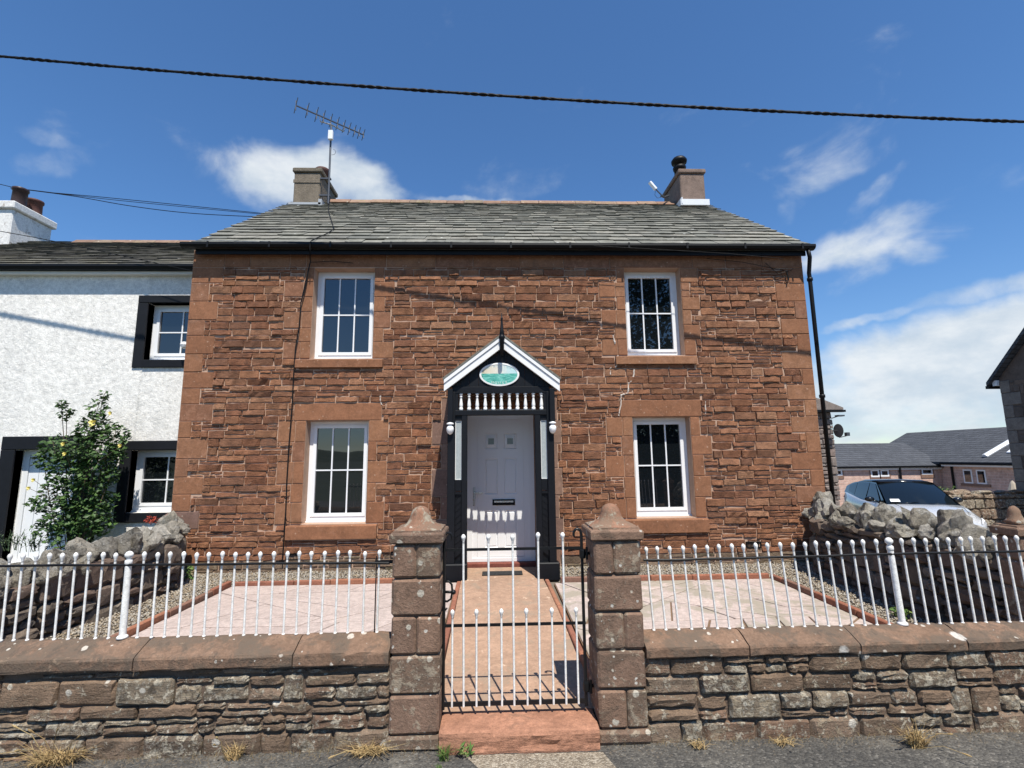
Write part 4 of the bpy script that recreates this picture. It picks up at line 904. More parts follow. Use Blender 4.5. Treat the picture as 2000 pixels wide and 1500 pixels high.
# gate --------------------------------------------------------------
GY = 3.40
gate = thing('garden_gate', 'black and white iron garden gate with ball topped bars', 'gate', (.12, GY, .18))
def gz(px, py): return P(px, py, GY)
a, b = gz(866, 1376), gz(1147, 1373); zb = a.z; zm = gz(1000, 1219.5).z; zt = gz(1000, 1072).z; gx0, gx1 = gz(866, 1300).x, gz(1143, 1300).x
for z, r in ((zb, .012), (zm, .0085), (zt, .0085)): MB().box(gx0, gx1+(.012 if z == zm else 0), GY-r*.7, GY+r*.7, z-r, z+r).build('rail', M['iron_black'], gate, (gx0, GY, z))
H = 1.13-zb
for i, px in enumerate((905.6, 954, 1001, 1050, 1098)):
    tip = gz(px, 1044 if i < 3 else 1040); xb = gz((462, 597, 730, 867, 1005)[i]/2.778+740, 1219).x
    o = link(bpy.data.objects.new('bar', bar_mesh(tip.z-zb, .0072, .0155, False)), gate, (xb, GY-.016, zb)); o.rotation_euler = (0, (tip.x-xb)/.9, 0)
sb = bar_mesh(gz(1000, 1188).z-zb, .0068, .0145, False)
for px in (400, 530, 665, 800, 938, 1070): link(bpy.data.objects.new('bar', sb), gate, (gz(px/2.778+740, 1219).x, GY-.016, zb))
def scroll(x, z, s, r0=.028):
    pts = [(x, GY, zb-.03), (x, GY, z-.03)]+[(x+s*(.026-.026*math.cos(t)), GY, z-.03+.034*math.sin(t)) for t in np.linspace(.3, 3.6, 10)]
    return MB().tube(pts, .0105, 8, taper=.75)
scroll(gx0, gz(866, 1042).z, 1).build('hanging_stile', M['iron_black'], gate, (gx0, GY, zb)); scroll(gx1, gz(1140, 1034).z, -1).build('hinge_stile', M['iron_black'], gate, (gx1, GY, zb))
lz = gz(870, 1156).z; q = MB()
q.tube([(gx0, GY, lz+.062), (gx0+.03, GY, lz+.066), (gx0+.05, GY, lz+.045), (gx0+.054, GY, lz), (gx0+.045, GY, lz-.045), (gx0+.02, GY, lz-.06), (gx0, GY, lz-.055)], .007, 8)
q.tube([(gx0, GY, lz), (gx0+.06, GY-.01, lz)], .009, 8); q.lathe([(.003, -.016), (.016, -.008), (.016, .008), (.003, .016)], (gx0+.062, GY-.01, lz), 10); q.tube([(gx0, GY, lz-.09), (gx0+.015, GY, lz-.115), (gx0+.02, GY, lz-.10)], .006, 6)
q.build('latch', M['iron_black'], gate, (gx0, GY, lz), smooth=True)
for z in (gz(1145, 1081).z, gz(1145, 1340).z):
    q = MB().lathe([(.019, -.03), (.021, -.02), (.021, .02), (.019, .03)], (gx1+.004, GY, z), 10).tube([(gx1, GY, z), (.64, GY+.01, z)], .011, 8).tube([(gx1+.03, GY-.02, z-.035), (gx1+.03, GY-.02, z+.045)], .008, 6)
    q.build('hinge', M['iron_black'], gate, (gx1, GY, z))

# ------------------------------------------------------------------ SIDE RUBBLE WALLS
def rubble_wall(label, pts, ztops, mat, side, copn, seed):
    random.seed(seed)
    t = thing('boundary_wall', label, 'wall', (*pts[len(pts)//2], 0), 'rubble walls down the sides of the garden')
    outer = [(p[0]+(-.42 if side < 0 else .42), p[1]) for p in pts]
    inn = [(p[0]+(-.05 if side < 0 else .05), p[1]) for p in pts]
    zt = min(ztops)-.0
    core = MB()
    for i in range(len(pts)-1):
        core.prism([inn[i], inn[i+1], outer[i+1], outer[i]], 'z', -.6, (ztops[i]+ztops[i+1])/2-.03)
    fix_normals(core.build('wall_core', M['mortar_dark'], t))
    for i in range(len(pts)-1):
        a, b = (pts[i], pts[i+1]) if side > 0 else (pts[i+1], pts[i])   # keep the garden side as the face
        d = Vector(b)-Vector(a); L = d.length; z1 = (ztops[i]+ztops[i+1])/2
        rs = snecked(0, L, .03, z1, (), bands=(.13, .24), ln=(.16, .36), split=.5, jn=.016, three=.1)
        lay(rs, t, mat, (a[0], a[1], 0), math.atan2(d.y, d.x), amp=(.012, .05), depth=.09, nu=6, nv=5, ch=.028, jit=.016, rnd=.02, proud=.025)
    # upright coping rocks
    k = 0
    for i in range(len(pts)-1):
        a, b = Vector(pts[i]), Vector(pts[i+1]); d = b-a; L = d.length; s = 0; d.normalize()
        while s < L:
            l = U(*copn[0]); h = U(*copn[1]); c = a+d*(s+l/2); off = (-.2 if side < 0 else .2)
            z = np.interp(s+l/2, [0, L], [ztops[i], ztops[i+1]])
            put_rock('coping_stone', M['limestone'], t, (c.x+off+U(-.06, .06), c.y, z+h*.33), (U(.13, .20), l*.62, h*.68), planes=random.choice((8, 10, 13)), lump=.13, rz=U(-.6, .6)); s += l*.97
            for _ in range(random.choice((0, 1, 1, 2))):
                put_rock('coping_stone', M['limestone'], t, (c.x+off*.3+U(-.05, .05), c.y+U(-.1, .1), z+U(-.02, .07)), (U(.08, .12), U(.08, .13), U(.07, .12)), planes=9, lump=.14)
    return t
rubble_wall('grey limestone rubble boundary wall running to the white cottage', [(-4.5, 7.44), (-4.0, 6.6), (-4.12, 4.8), (-4.2, 3.6)], [.78, .76, .68, .64], M['fieldstone'], -1, ((.11, .21), (.16, .30)), 5)
rubble_wall('dark rubble boundary wall with jagged coping stones beside the car', [(4.74, 7.44), (4.30, 6.8), (4.12, 4.7), (4.08, 4.0)], [.84, .84, .91, .86], M['fieldstone'], 1, ((.15, .27), (.22, .36)), 9)
random.seed(21)

# ------------------------------------------------------------------ WHITE COTTAGE
CY = 8.2
cot = thing('white_cottage', 'white rendered cottage with black window surrounds and dark slate roof', 'cottage', (-8, CY, .1))
def cp(px, py): return P(px, py, CY)
ct = cp(200, 527).z; CX1 = -4.77
uw = (cp(287, 640).x, -4.93, cp(320, 703).z, cp(320, 592).z); lw = (cp(252, 940).x, -4.93, cp(300, 1001).z, cp(300, 879).z)
uw = (uw[0], uw[0]+.98, uw[2], uw[3]); lw = (lw[0], lw[0]+1.0, lw[2], lw[3])
dz = cp(60, 878).z; do = (cp(22, 950).x, cp(22, 950).x+.98, .12, dz)
wm = MB()
for r in sub_rects((-14, CX1, -.5, ct), [uw, lw, do], .001): wm.box(r[0], r[1], CY, CY+.45, r[2], r[3])
wm.box(-14, -13.6, CY+.45, 13.2, -.5, ct); wm.box(-13.6, CX1, 12.8, 13.2, -.5, ct); cw = wm.build('wall', M['render'], cot)
def surround(r, wl, top, bot, lft=True):
    MB().box(r[0]-wl, min(r[1]+wl, CX1), CY-.03, CY+.14, r[3], r[3]+top, .008).build('lintel', M['black_stone'], cot, (r[0], CY, r[3]))
    MB().box(r[0]-wl, r[0], CY-.028, CY+.14, r[2]-(bot if bot else 0), r[3]-.002, .008).build('jamb', M['black_stone'], cot, (r[0], CY, r[2]))
    MB().box(r[1], min(r[1]+wl, CX1), CY-.028, CY+.14, r[2]-(bot if bot else 0), r[3]-.002, .004).build('jamb', M['black_stone'], cot, (r[1], CY, r[2]))
    if bot: MB().box(r[0]+.001, r[1]-.001, CY-.04, CY+.14, r[2]-bot, r[2]-.002, .008).build('sill', M['black_stone'], cot, (r[0], CY, r[2]))
surround(uw, .17, .13, .13); surround(lw, .17, .15, .15); surround(do, .22, .21, 0)
window(cot, uw, CY+.14, 2, 2, hsplit=.5, fr=.06); window(cot, lw, CY+.14, 2, 2, hsplit=.5, fr=.06)
q = MB().ring(do[0], do[1], do[2], do[3], CY+.15, CY+.21, .09, .05); cd = q.build('door', M['white'], cot, (do[0], CY, .1))
MB().box(do[0]+.095, do[1]-.095, CY+.165, CY+.2, do[2]+.055, do[3]-.095).build('door_leaf', M['white'], cd); MB().box(do[0], do[1], CY+.215, CY+.4, do[2], do[3]).build('door_back', M['plastic_black'], cd)
for k in range(1, 5): x = do[0]+.095+k*.16; MB().box(x-.004, x+.004, CY+.1635, CY+.1648, do[2]+.06, do[3]-.1).build('board_joint', M['lead'], cd)
CRY = 10.75; CEY, CEZ = CY-.13, ct+.02; CRZ = P(200, 470, CRY).z-.06
rm = MB(); rm.prism([(CEY, CEZ), (CRY, CRZ), (13.4, CEZ), (13.4, CEZ-.08), (CRY, CRZ-.1), (CEY, CEZ-.08)], 'x', -14, CX1)
crf = fix_normals(rm.build('roof', M['slate_old'], cot, (-8, CEY, CEZ)))
slates(crf, M['slate_old'], -11.2, CX1-.005, CEY, CEZ, CRY, CRZ, .22, .13, (.25, .5), (.18, .34), limit=260)
x = -9.4
while x < CX1-.1:
    l = U(.4, .55); l = min(l, CX1-x); fix_normals(MB().prism([(CRY-.15, CRZ-.05), (CRY-.02, CRZ+.07), (CRY+.02, CRZ+.07), (CRY+.15, CRZ-.05)], 'x', x+.004, x+l-.004).build('ridge_tile', M['ridge'], crf, (x, CRY, CRZ))); x += l
fix_normals(MB().prism([(CEY+.02, CEZ), (CEY-.085, CEZ), (CEY-.088, CEZ-.035), (CEY-.06, CEZ-.085), (CEY+.02, CEZ-.085)], 'x', -14, CX1-.01).build('gutter', M['plastic_black'], cot))
MB().box(-14, CX1-.01, CEY+.02, CY-.001, CEZ-.13, CEZ-.09).build('fascia', M['white_paint'], cot)
tx = P(24, 420, 10.3).x; tz = P(24, 408, 10.3).z
stk = MB().box(tx-1.0, tx, 10.3, 11.25, 6.0, tz, .02).build('chimney', M['white_stack'], cot, (tx-.5, 10.3, 6.5))
MB().box(tx-1.06, tx+.06, 10.24, 11.31, tz+.001, tz+.17, .02).build('chimney_cap', M['white_stack'], stk)
for (px, y, yb, r, z2) in ((36, 10.55, 402, .135, .42), (64, 10.95, 424, .15, .36)):
    c = P(px, yb, y); MB().lathe([(r*1.05, -.05), (r, .05), (r*.95, z2-.07), (r*1.1, z2-.06), (r*1.1, z2-.01), (r*.9, z2)], (c.x, y, tz+.19), 16).build('chimney_pot', M['clay_dark'] if px < 50 else M['clay'], stk, smooth=True)
# small white rounded object between the cottage window and the house corner
lc = P(364, 676, 8.1); wl_ = MB().lathe([(.02, 0), (.05, .02), (.065, .06), (.05, .10), (.02, .11)], (lc.x, 8.05, lc.z-.05), 12).box(lc.x-.01, lc.x+.12, 8.05, 8.10, lc.z, lc.z+.02)
tag(wl_.build('white_object', M['white'], None, (lc.x, 8.05, lc.z)), 'small white rounded object beside the upper cottage window at the house corner', 'lamp')

# ------------------------------------------------------------------ PLANTS
def leaves(n_pts, size, mat_, name, parent, org, up_bias=.4, fold=.25, asp=.6):
    mb = MB(); V = []; F = []
    for i, c in enumerate(n_pts):
        d = Vector((U(-1, 1), U(-1, 1), U(-.6, 1))).normalized(); nrm = Vector((U(-1, 1), U(-1.2, .6), U(0, 1)+up_bias)).normalized()
        a = (d-nrm*d.dot(nrm)).normalized(); b = nrm.cross(a); L = size*U(.5, 1.4); w = L*asp; c = Vector(c)
        k = len(V); V += [c-a*L*.5, c-b*w*.5+nrm*fold*w*.4, c+a*L*.1-b*w*.35+nrm*fold*w*.3, c+a*L*.55, c+a*L*.1+b*w*.35+nrm*fold*w*.3, c+b*w*.5+nrm*fold*w*.4]
        F += [(k, k+1, k+2, k+3), (k, k+3, k+4, k+5)]
    mb.add(V, F); return tag(mb.build(name, mat_, parent, org), kind='stuff')
rb = P(150, 1075, 7.75); rose = thing('climbing_rose', 'tall leafy rose bush with pale yellow flowers before the white cottage', 'shrub', (rb.x, 7.75, .15))
blobs = [(203, 772, 10, 10), (190, 800, 20, 26), (120, 790, 10, 12), (130, 808, 14, 16), (185, 835, 30, 70), (165, 845, 22, 35), (225, 850, 24, 40), (245, 855, 10, 8), (105, 875, 26, 60), (150, 885, 36, 130), (195, 880, 34, 120), (228, 885, 20, 40), (85, 900, 18, 30), (130, 920, 34, 110), (180, 925, 40, 140), (215, 930, 18, 45), (110, 960, 26, 55), (155, 970, 36, 120), (200, 975, 26, 70), (75, 985, 18, 30), (120, 1005, 34, 90), (165, 1015, 40, 130), (195, 1020, 26, 70), (95, 1035, 26, 50), (140, 1050, 40, 110)]
pts = []; stems = MB()
for (x, y, r, n) in blobs:
    c = P(x, y, 7.75); R = r/959*7.75*1.05
    for _ in range(int(n*3.6)):
        v = Vector(RNG.normal(size=3)); v = v.normalized()*R*U(.2, 1)**.5; pts.append((c.x+v.x, 7.75+v.y*.8, c.z+v.z))
    b0 = Vector((rb.x+U(-.12, .12), 7.75, .15)); m = (b0+c)/2+Vector((U(-.1, .1), U(-.1, .1), .15)); stems.tube([b0, m, c, c+Vector((U(-.04, .04), 0, R*.7))], .008, 5, taper=.4)
stems.build('stem', M['stem'], rose); leaves(pts, .072, M['leaf'], 'foliage', rose, (rb.x, 7.75, .15))
for (px, py) in ((183, 827), (67, 938), (58, 954), (217, 808), (125, 868), (128, 887), (236, 871)):
    c = P(px, py, 7.48); big = py == 827; s_ = .048 if big else .026; q = MB()
    for k in range(10):
        a = k*2.4; t = .35+.5*(k % 3); d = Vector((math.cos(a), -.5+.3*math.sin(k), math.sin(a))); e = d.orthogonal().normalized()*s_*.55; o = c+d*s_*.25; tip = c+d*s_*(.7+.4*(k % 2))
        q.add([o-e*.5, o+e*.5, tip+e*.8+Vector((0, -.012, .006)), tip+Vector((0, -.02, 0)), tip-e*.8+Vector((0, -.012, .006))], [(0, 1, 2, 3, 4)])
    q.build('flower', M['petal'], rose, tuple(c)); 
    MB().tube([c, P(150, min(py+60, 1000), 7.75)], .003, 4).build('flower_stalk', M['stem'], rose, tuple(c))
def spiky(label, px, py, Y, n, h, mat_, name='spiky_plant', cat='plant', grp=None):
    c = P(px, py, Y); t = thing(name, label, cat, tuple(c), grp); q = MB()
    for k in range(n):
        a = U(0, 6.28); l = h*U(.6, 1.1); b = Vector((math.cos(a)*.4, math.sin(a)*.4, 1)).normalized(); base = c+Vector((U(-.09, .09), U(-.06, .06), 0))
        q.tube([base, base+b*l*.5, base+b*l], .004, 4, taper=.5)
        for j in range(9):
            o = base+b*l*(.25+.08*j); a2 = j*2.4; d = Vector((math.cos(a2), math.sin(a2), .7)).normalized()*.06; s_ = d.cross(Vector((0, 0, 1))).normalized()*.008
            q.add([o-s_, o+s_, o+d*.6+s_*.8, o+d, o+d*.6-s_*.8], [(0, 1, 2, 3, 4)])
    q.build('foliage', mat_, t); return t
spiky('narrow leaved grey green plant at the cottage doorstep behind the wall', 22, 1075, 7.3, 9, .30, M['leaf_grey']); spiky('grey green plant with upright shoots between door and rose bush', 58, 1078, 7.2, 9, .28, M['leaf_grey'])
for (lb, px, py, n, r) in (('red leaved succulent growing among the wall top stones', 296, 1015, 140, .075), ('small red succulent clump next to the house corner', 331, 1008, 70, .045)):
    c = P(px, py, 7.05); t = thing('succulent', lb, 'plant', tuple(c), 'red plants on the rubble wall'); pts = []
    for _ in range(n): v = Vector(RNG.normal(size=3)).normalized()*r*U(.3, 1); pts.append((c.x+v.x*1.3, 7.05+v.y, c.z+v.z*.8))
    leaves(pts, .026, M['leaf_red'], 'foliage', t, tuple(c))
def tuft(label, c, n, h, spread, mat_, name, grp, lay_=.5, seedheads=0):
    q = MB(); c = Vector(c)
    for k in range(n):
        a = U(0, 6.28); l = h*U(.45, 1.15); out = U(.1, 1)**.8*spread; b = c+Vector((U(-1, 1)*spread*.35, U(-.03, .03), 0)); d = Vector((math.cos(a), math.sin(a)*.55-.2, 0)); w = U(.0012, .003)
        p1 = b+d*out*.35*l/h+Vector((0, 0, l*.55*(1-lay_*.5))); p2 = b+d*out*l/h+Vector((0, 0, l*(1-lay_*U(.3, 1.25)))); p2.z = max(p2.z, .008); side = d.cross(Vector((0, 0, 1)))
        side = (side+Vector((.3, 0, 0))).normalized()*w
        q.add([b-side, b+side, p1+side*.8, p1-side*.8, p2], [(0, 1, 2, 3), (3, 2, 4)])
    for k in range(seedheads):
        a = U(-1, 1); l = h*U(1.3, 1.9); b = c+Vector((U(-.05, .05), -.02, 0)); tip = b+Vector((a*l*.8, -U(.05, .2), l*U(.15, .9))); m = (b+tip)/2+Vector((0, 0, l*.15))
        q.tube([b, m, tip], .0018, 4); q.tube([tip-(tip-m)*.35, tip-(tip-m)*.15, tip], [.003, .006, .002], 5)
    return tag(q.build(name, mat_, None, tuple(c)), label, 'weed' if mat_ is not M['dry'] else 'dry grass', grp)
def gp(px, py): g = G(px, py, .0); return (g.x, min(g.y, 3.24), 0)
gd = 'dry grass tufts at the foot of the walls'
tuft('large sprawling tuft of dry straw grass at the wall foot furthest left', gp(135, 1474), 340, .18, .28, M['dry'], 'grass_tuft', gd, .8, 9)
tuft('brown withered grass clump against the middle of the left wall', gp(475, 1462), 120, .13, .10, M['dry'], 'grass_tuft', gd, .6, 2)
tuft('flattened straw grass beside the foot of the left gate pillar', gp(720, 1472), 240, .13, .22, M['dry'], 'grass_tuft', gd, .85, 4)
tuft('thin dry grass tuft at the foot of the right wall nearest the pillar', gp(1365, 1460), 60, .08, .09, M['dry'], 'grass_tuft', gd, .8, 1)
tuft('small matted dry grass in the middle of the right wall foot', gp(1530, 1452), 70, .07, .12, M['dry'], 'grass_tuft', gd, .9, 1)
tuft('bushy dry grass tuft at the right wall foot, furthest right', gp(1790, 1458), 210, .17, .13, M['dry'], 'grass_tuft', gd, .6, 4)
tuft('fresh green grass tuft growing at the left foot of the gate step', (-.315, 3.17, 0), 75, .105, .075, M['grass'], 'weed', 'green weeds by the gate step', .35)
tuft('tiny green grass sprout on the asphalt just in front of the step', (-.33, 3.05, 0), 30, .06, .04, M['grass'], 'weed', 'green weeds by the gate step', .3)
pts = [( -.20+U(-.05, .05), 3.165+U(-.02, .02), U(.015, .07)) for _ in range(26)]; t = thing('weed', 'broad leaved green weed at the bottom of the gate step', 'weed', (-.2, 3.165, 0), 'green weeds by the gate step'); leaves(pts, .045, M['grass'], 'foliage', t, (-.2, 3.165, 0), asp=.3)
for (lb, x, y) in (('green weed at the house corner beside the gravel', -4.15, 7.1), ('low green weed in the shaded right gravel bed', 3.95, 4.95)):
    pts = [(x+U(-.07, .07), y+U(-.07, .07), .16+U(0, .17 if x < 0 else .07)) for _ in range(90)]; t = thing('weed', lb, 'weed', (x, y, .15)); leaves(pts, .04, M['grass'], 'foliage', t, (x, y, .15))

def grit():
    n = 2600; x = RNG.uniform(-3.2, 3.6, n); y = 3.275-np.abs(RNG.normal(0, .07, n)); k = (x < -.40) | (x > .66) | (y < 3.17); x, y = x[k], y[k]; q = MB()
    for a, b in zip(x, y):
        r = U(.002, .007); q.add([(a-r, b, 0), (a+r*U(.5, 1), b-r, 0), (a+r, b+r, 0), (a+U(-r, r)*.3, b, r*U(.8, 1.5))], [(0, 1, 3), (1, 2, 3), (2, 0, 3)])
    tag(q.build('grit', M['gravel_bed']), kind='stuff')
    q = MB()
    for _ in range(700):
        a = U(-3.2, 3.6); b = 3.27-abs(RNG.normal(0, .03)); 
        if -.38 < a < .64: continue
        h = U(.01, .05); d = U(-.03, .03); w = .0015; q.add([(a-w, b, 0), (a+w, b, 0), (a+d, b-U(0, .03), h)], [(0, 1, 2)])
    tag(q.build('dry_stubble', M['dry']), kind='stuff')
grit()
# tree behind the viewer, seen in the right-hand panes
tr = thing('broadleaf_tree', 'dark leafy tree mirrored in the right hand windows', 'tree', (7.2, -7.5, 0))
q = MB().tube([(7.2, -7.5, -.1), (7.25, -7.5, 1.5), (7.1, -7.4, 3.5), (7.2, -7.5, 6)], .28, 10, taper=.35)
for k in range(8): a = k*.8; q.tube([(7.15, -7.45, 2+k*.4), (7.15+math.cos(a)*1.4, -7.45+math.sin(a)*1.4, 3.6+k*.5)], .09, 6, taper=.3)
q.build('trunk', M['bark'], tr); pts = []
for k in range(115):
    a = U(0, 6.28); rr = U(0, 3.1); c = (7.5+math.cos(a)*rr*1.05, -7.5+math.sin(a)*rr*.8, U(1.5, 11.2)); R = U(.7, 1.15)
    for _ in range(150): v = Vector(RNG.normal(size=3)).normalized()*R*U(.2, 1)**.4; pts.append((c[0]+v.x, c[1]+v.y, c[2]+v.z))
leaves(pts, .22, M['leaf_tree'], 'crown', tr, (7.2, -7.5, 0))

hd = thing('hedge', 'dark hedge across the road mirrored in the lower right window', 'hedge', (7.5, -6.4, 0)); hp = []
for _ in range(9000): hp.append((7.3+U(-4, 4), -6.4+U(-.7, .7), U(0, 1)**.6*3.2))
MB().box(3.6, 11.2, -6.7, -6.1, -.1, 2.6).build('stems', M['bark'], hd); leaves(hp, .17, M['leaf_tree'], 'foliage', hd, (7.5, -6.4, 0))
# ------------------------------------------------------------------ ROOF AERIALS, CABLES
ae = thing('tv_aerial', 'long toothed television aerial on a mast by the left chimney', 'aerial', tuple(P(641, 398, 10.25)))
a, b = P(641, 398, 10.25), P(647, 246, 10.25); MB().tube([a, b], .022, 8).build('mast', M['alu'], ae)
zb_ = P(647, 232, 10.25).z; p0, p1 = G(578, 206, zb_), G(711, 264, zb_); dirv = p1-p0; MB().tube([p0, p1], .018, 6).build('boom', M['alu'], ae)
for k in range(11):
    c = p0+dirv*([0, .155, .285, .385, .49, .59, .685, .77, .85, .92, .99][k]); hl = .155-.004*k
    tl = Vector((.10, 0, 1)).normalized()
    for sx in (-1, 1):
        e = Vector((dirv.y, -dirv.x, 0)).normalized()*.06*sx
        MB().tube([c-tl*hl-e, c, c+tl*hl+e], .009, 4).build('element', M['alu'], ae, tuple(c))
m1, m2, mc = p0+dirv*.33, p0+dirv*.70, b+Vector((0, 0, .05))
MB().tube([m1+Vector((0, 0, -.02)), m1+Vector((.02, 0, -.14)), mc+Vector((0, 0, -.02)), m2+Vector((-.02, 0, -.12)), m2+Vector((0, 0, -.02))], .014, 6).build('cradle', M['steel'], ae)
c = P(646, 263, 10.18); MB().box(c.x-.055, c.x+.05, 10.15, 10.22, c.z-.12, c.z+.10, .008).build('junction_box', M['white'], ae)
cc = P(652, 297, 10.25); MB().tube([cc+Vector((.07*math.sin(t)-.03, 0, .07*math.cos(t))) for t in np.linspace(.2, 3.4, 9)], .004, 4).build('cable_loop', M['cable'], ae)
MB().box(-3.88, a.x+.03, 10.24, 10.30, 7.50, 7.53).box(-3.88, a.x+.03, 10.24, 10.30, 7.9, 7.93).build('bracket', M['alu'], ae)
a2 = thing('radio_antenna', 'white stick antenna on a bent bracket at the right chimney', 'antenna', tuple(P(1298, 382, 10.3)))
MB().tube([P(1269, 356, 10.3), P(1281, 370, 10.3)], .042, 10).build('antenna_housing', M['white'], a2); MB().tube([P(1281, 370, 10.3), P(1293, 382, 10.3)], .015, 6).tube([P(1291, 383, 10.3), P(1298, 385, 10.4), P(1306, 382, 10.6)], .022, 8).build('bracket', M['alu'], a2)
MB().tube([P(1280, 373, 10.3), P(1279, 381, 10.3), P(1284, 387, 10.3), P(1291, 385, 10.3)], .005, 4).build('lead', M['cable'], a2)
# thick twisted overhead line
A_, B_ = Vector((-24, 7.1, 9.05)), Vector((24, 5.2, 4.9))
def on_line(x):   # measured along its own shadow on the two facades
    y = np.interp(x, [-7.36, 5.41], [6.46, 5.96]); y = 6.46+(x+7.36)*(-.5/12.77)
    z = 7.50+(x+7.36)*(-1.19/12.77); z += .0045*((x+1)**2-41)*(.5); return Vector((x, y, z))
q = MB()
for ph in (0, math.pi):
    pts = []; 
    for i in range(1201): x = -14+28*i/1200; p = on_line(x); pts.append(p+Vector((0, math.cos(x*22+ph), math.sin(x*30+ph)))*.0062)
    q.tube(pts, .0165, 6, cap=False)
tag(q.build('overhead_cable', M['cable'], smooth=True), 'thick twisted black power cable crossing the sky over the roof', 'cable')
def wire(label, pts, r, grp='thin wires above the cottage', name='wire'):
    pts = [Vector(p) for p in pts]; out = []
    n = len(pts)
    for i in range(n-1):
        p0, p1, p2, p3 = pts[max(i-1, 0)], pts[i], pts[i+1], pts[min(i+2, n-1)]
        for k in range(8):
            t = k/8; out.append(.5*((2*p1)+(p2-p0)*t+(2*p0-5*p1+4*p2-p3)*t*t+(3*p1-p0-3*p2+p3)*t**3))
    out.append(pts[-1]); return tag(MB().tube(out, r, 6).build(name, M['cable'], None, tuple(pts[0])), label, 'wire', grp)
wire('upper thin black wire from the cottage chimney behind the house roof', [P(-30, 352, 11.6), P(55, 371, 11.6), P(200, 385, 11.8), P(350, 400, 12), P(545, 420, 12.2)], .008)
wire('middle thin black wire sagging toward the house roof edge', [P(20, 367, 11.6), P(60, 371, 11.6), P(200, 388, 11.8), P(350, 403, 12), P(540, 421, 12.2)], .007)
wire('lowest sagging black wire running behind the house roof edge', [P(55, 371, 11.6), P(150, 384, 11.7), P(260, 403, 11.9), P(380, 417, 12), P(540, 425, 12.2)], .009)
wire('thin wire crossing low over the cottage roof to the eaves', [P(-20, 448, 8.0), P(100, 470, 8.0), P(250, 502, 7.95), P(374, 529, 7.9)], .006)
# cables on the facade
f = lambda px, py, d=.02: P(px, py, HY-d-.03)
fc = MB().tube([P(641, 400, 10.2)+Vector((0, 0, .05))]+[], .001, 4) if False else MB()
def roofpt(px, py):
    d = ray(px, py); s = (EZ-EYE-EY*TP)/(d.z-d.y*TP); return d*s+Vector((0, 0, EYE+.06))
fc.tube([roofpt(641, 402), roofpt(642, 420), roofpt(648, 440), roofpt(652, 453), roofpt(640, 462), roofpt(622, 470), roofpt(608, 477), Vector((roofpt(606, 479).x, EY-.09, EZ-.02)), Vector((roofpt(606, 479).x, EY-.085, EZ-.13)), f(606, 508)], .008, 6)
fc.tube([f(607, 508), f(604, 520), f(596, 560), f(588, 590), f(584, 640), f(577, 680), f(573, 740), f(570, 800), f(565, 860), f(560, 940), f(558, 1000), f(556, 1022), f(554, 1060), f(551, 1100)], .009, 6)
fc.tube([f(606, 512), f(620, 512), f(650, 510), f(690, 514)], .006, 5); fc.tube([f(604, 518), f(598, 545), f(587, 592)], .006, 5); fc.tube([f(558, 1010), f(560, 1018), f(566, 1020), f(590, 1020)], .006, 5)
tag(fc.build('facade_cable', M['cable']), 'black aerial cable running down the house front past the left windows', 'cable')
q = MB(); g = lambda px, py: P(px, py, HY-.05)
q.tube([g(1380, 505), g(1450, 512), g(1505, 523), g(1537, 530), g(1541, 545), g(1538, 550)], .005, 5); q.tube([g(1495, 514), g(1520, 535), g(1545, 528), g(1549, 524)], .005, 5); q.tube([g(1500, 535), g(1530, 540), g(1567, 542)], .004, 5); q.tube([g(1537, 531), g(1540, 548)], .011, 6)
q.tube([P(1160, 480, 7.22), P(1300, 488, 7.22), P(1420, 495, 7.22), P(1530, 505, 7.22)], .004, 5)
tag(q.build('loose_wires', M['cable']), 'tangle of loose thin wires under the right end of the gutter', 'wire')

# ------------------------------------------------------------------ CAR
heading = math.radians(-108); wb_ = P(1803, 978, 13.0); cx, cy = wb_.x-math.cos(heading)*1.05, wb_.y-math.sin(heading)*1.05
car = thing('parked_car', 'silver hatchback car with black roof parked behind the rubble wall', 'car', (cx, cy, P(1750, 937, cy).z-1.575)); car.rotation_euler = (0, 0, heading)
WP[car.name] = Vector((0, 0, 0))
def cbuild(mb, name, mat_, par=None, smooth=True):
    o = bpy.data.objects.new(name, fix_m(mb, name, mat_, smooth)); COL.objects.link(o); o.parent = par or car; return o
def fix_m(mb, name, mat_, smooth):
    me = mb.mesh(name, mat_); import bmesh
    b = bmesh.new(); b.from_mesh(me); bmesh.ops.recalc_face_normals(b, faces=b.faces); b.to_mesh(me); b.free()
    if smooth: me.shade_smooth()
    return me
#       x, z low, z mid, z belt, z top (centre), half width mid, half width belt
ST = [(-2.30, .45, .70, .92, .93, .70, .62), (-2.22, .35, .72, 1.06, 1.08, .86, .74), (-1.95, .28, .74, 1.10, 1.11, .93, .82), (-1.4, .25, .76, 1.04, 1.05, .95, .87), (-.6, .22, .74, .965, .97, .94, .88), (.3, .22, .72, .945, .95, .94, .88),
      (1.0, .23, .72, .955, .99, .94, .86), (1.35, .25, .72, .91, .955, .95, .80), (1.75, .27, .69, .83, .875, .91, .72), (2.0, .30, .64, .74, .775, .83, .60), (2.15, .38, .56, .62, .64, .66, .5)]
q = MB(); vs = []
for (x, zl, zm_, zbl, zt_, hm, hb) in ST:
    half = [(hm*.9, zl), (hm, (zl+zm_)/2), (hm, zm_), (hb+.03, zbl-.03), (hb, zbl), (hb*.5, zt_*.995), (0, zt_)]
    vs += [(x, -h, z) for h, z in half]+[(x, h, z) for h, z in half[-2::-1]]
k = 13; fs = [(i*k+j, i*k+j+1, (i+1)*k+j+1, (i+1)*k+j) for i in range(len(ST)-1) for j in range(k-1)]+[tuple(range(k)), tuple((len(ST)-1)*k+j for j in range(k-1, -1, -1))]
q.add(vs, fs); body = cbuild(q, 'body', M['car'])
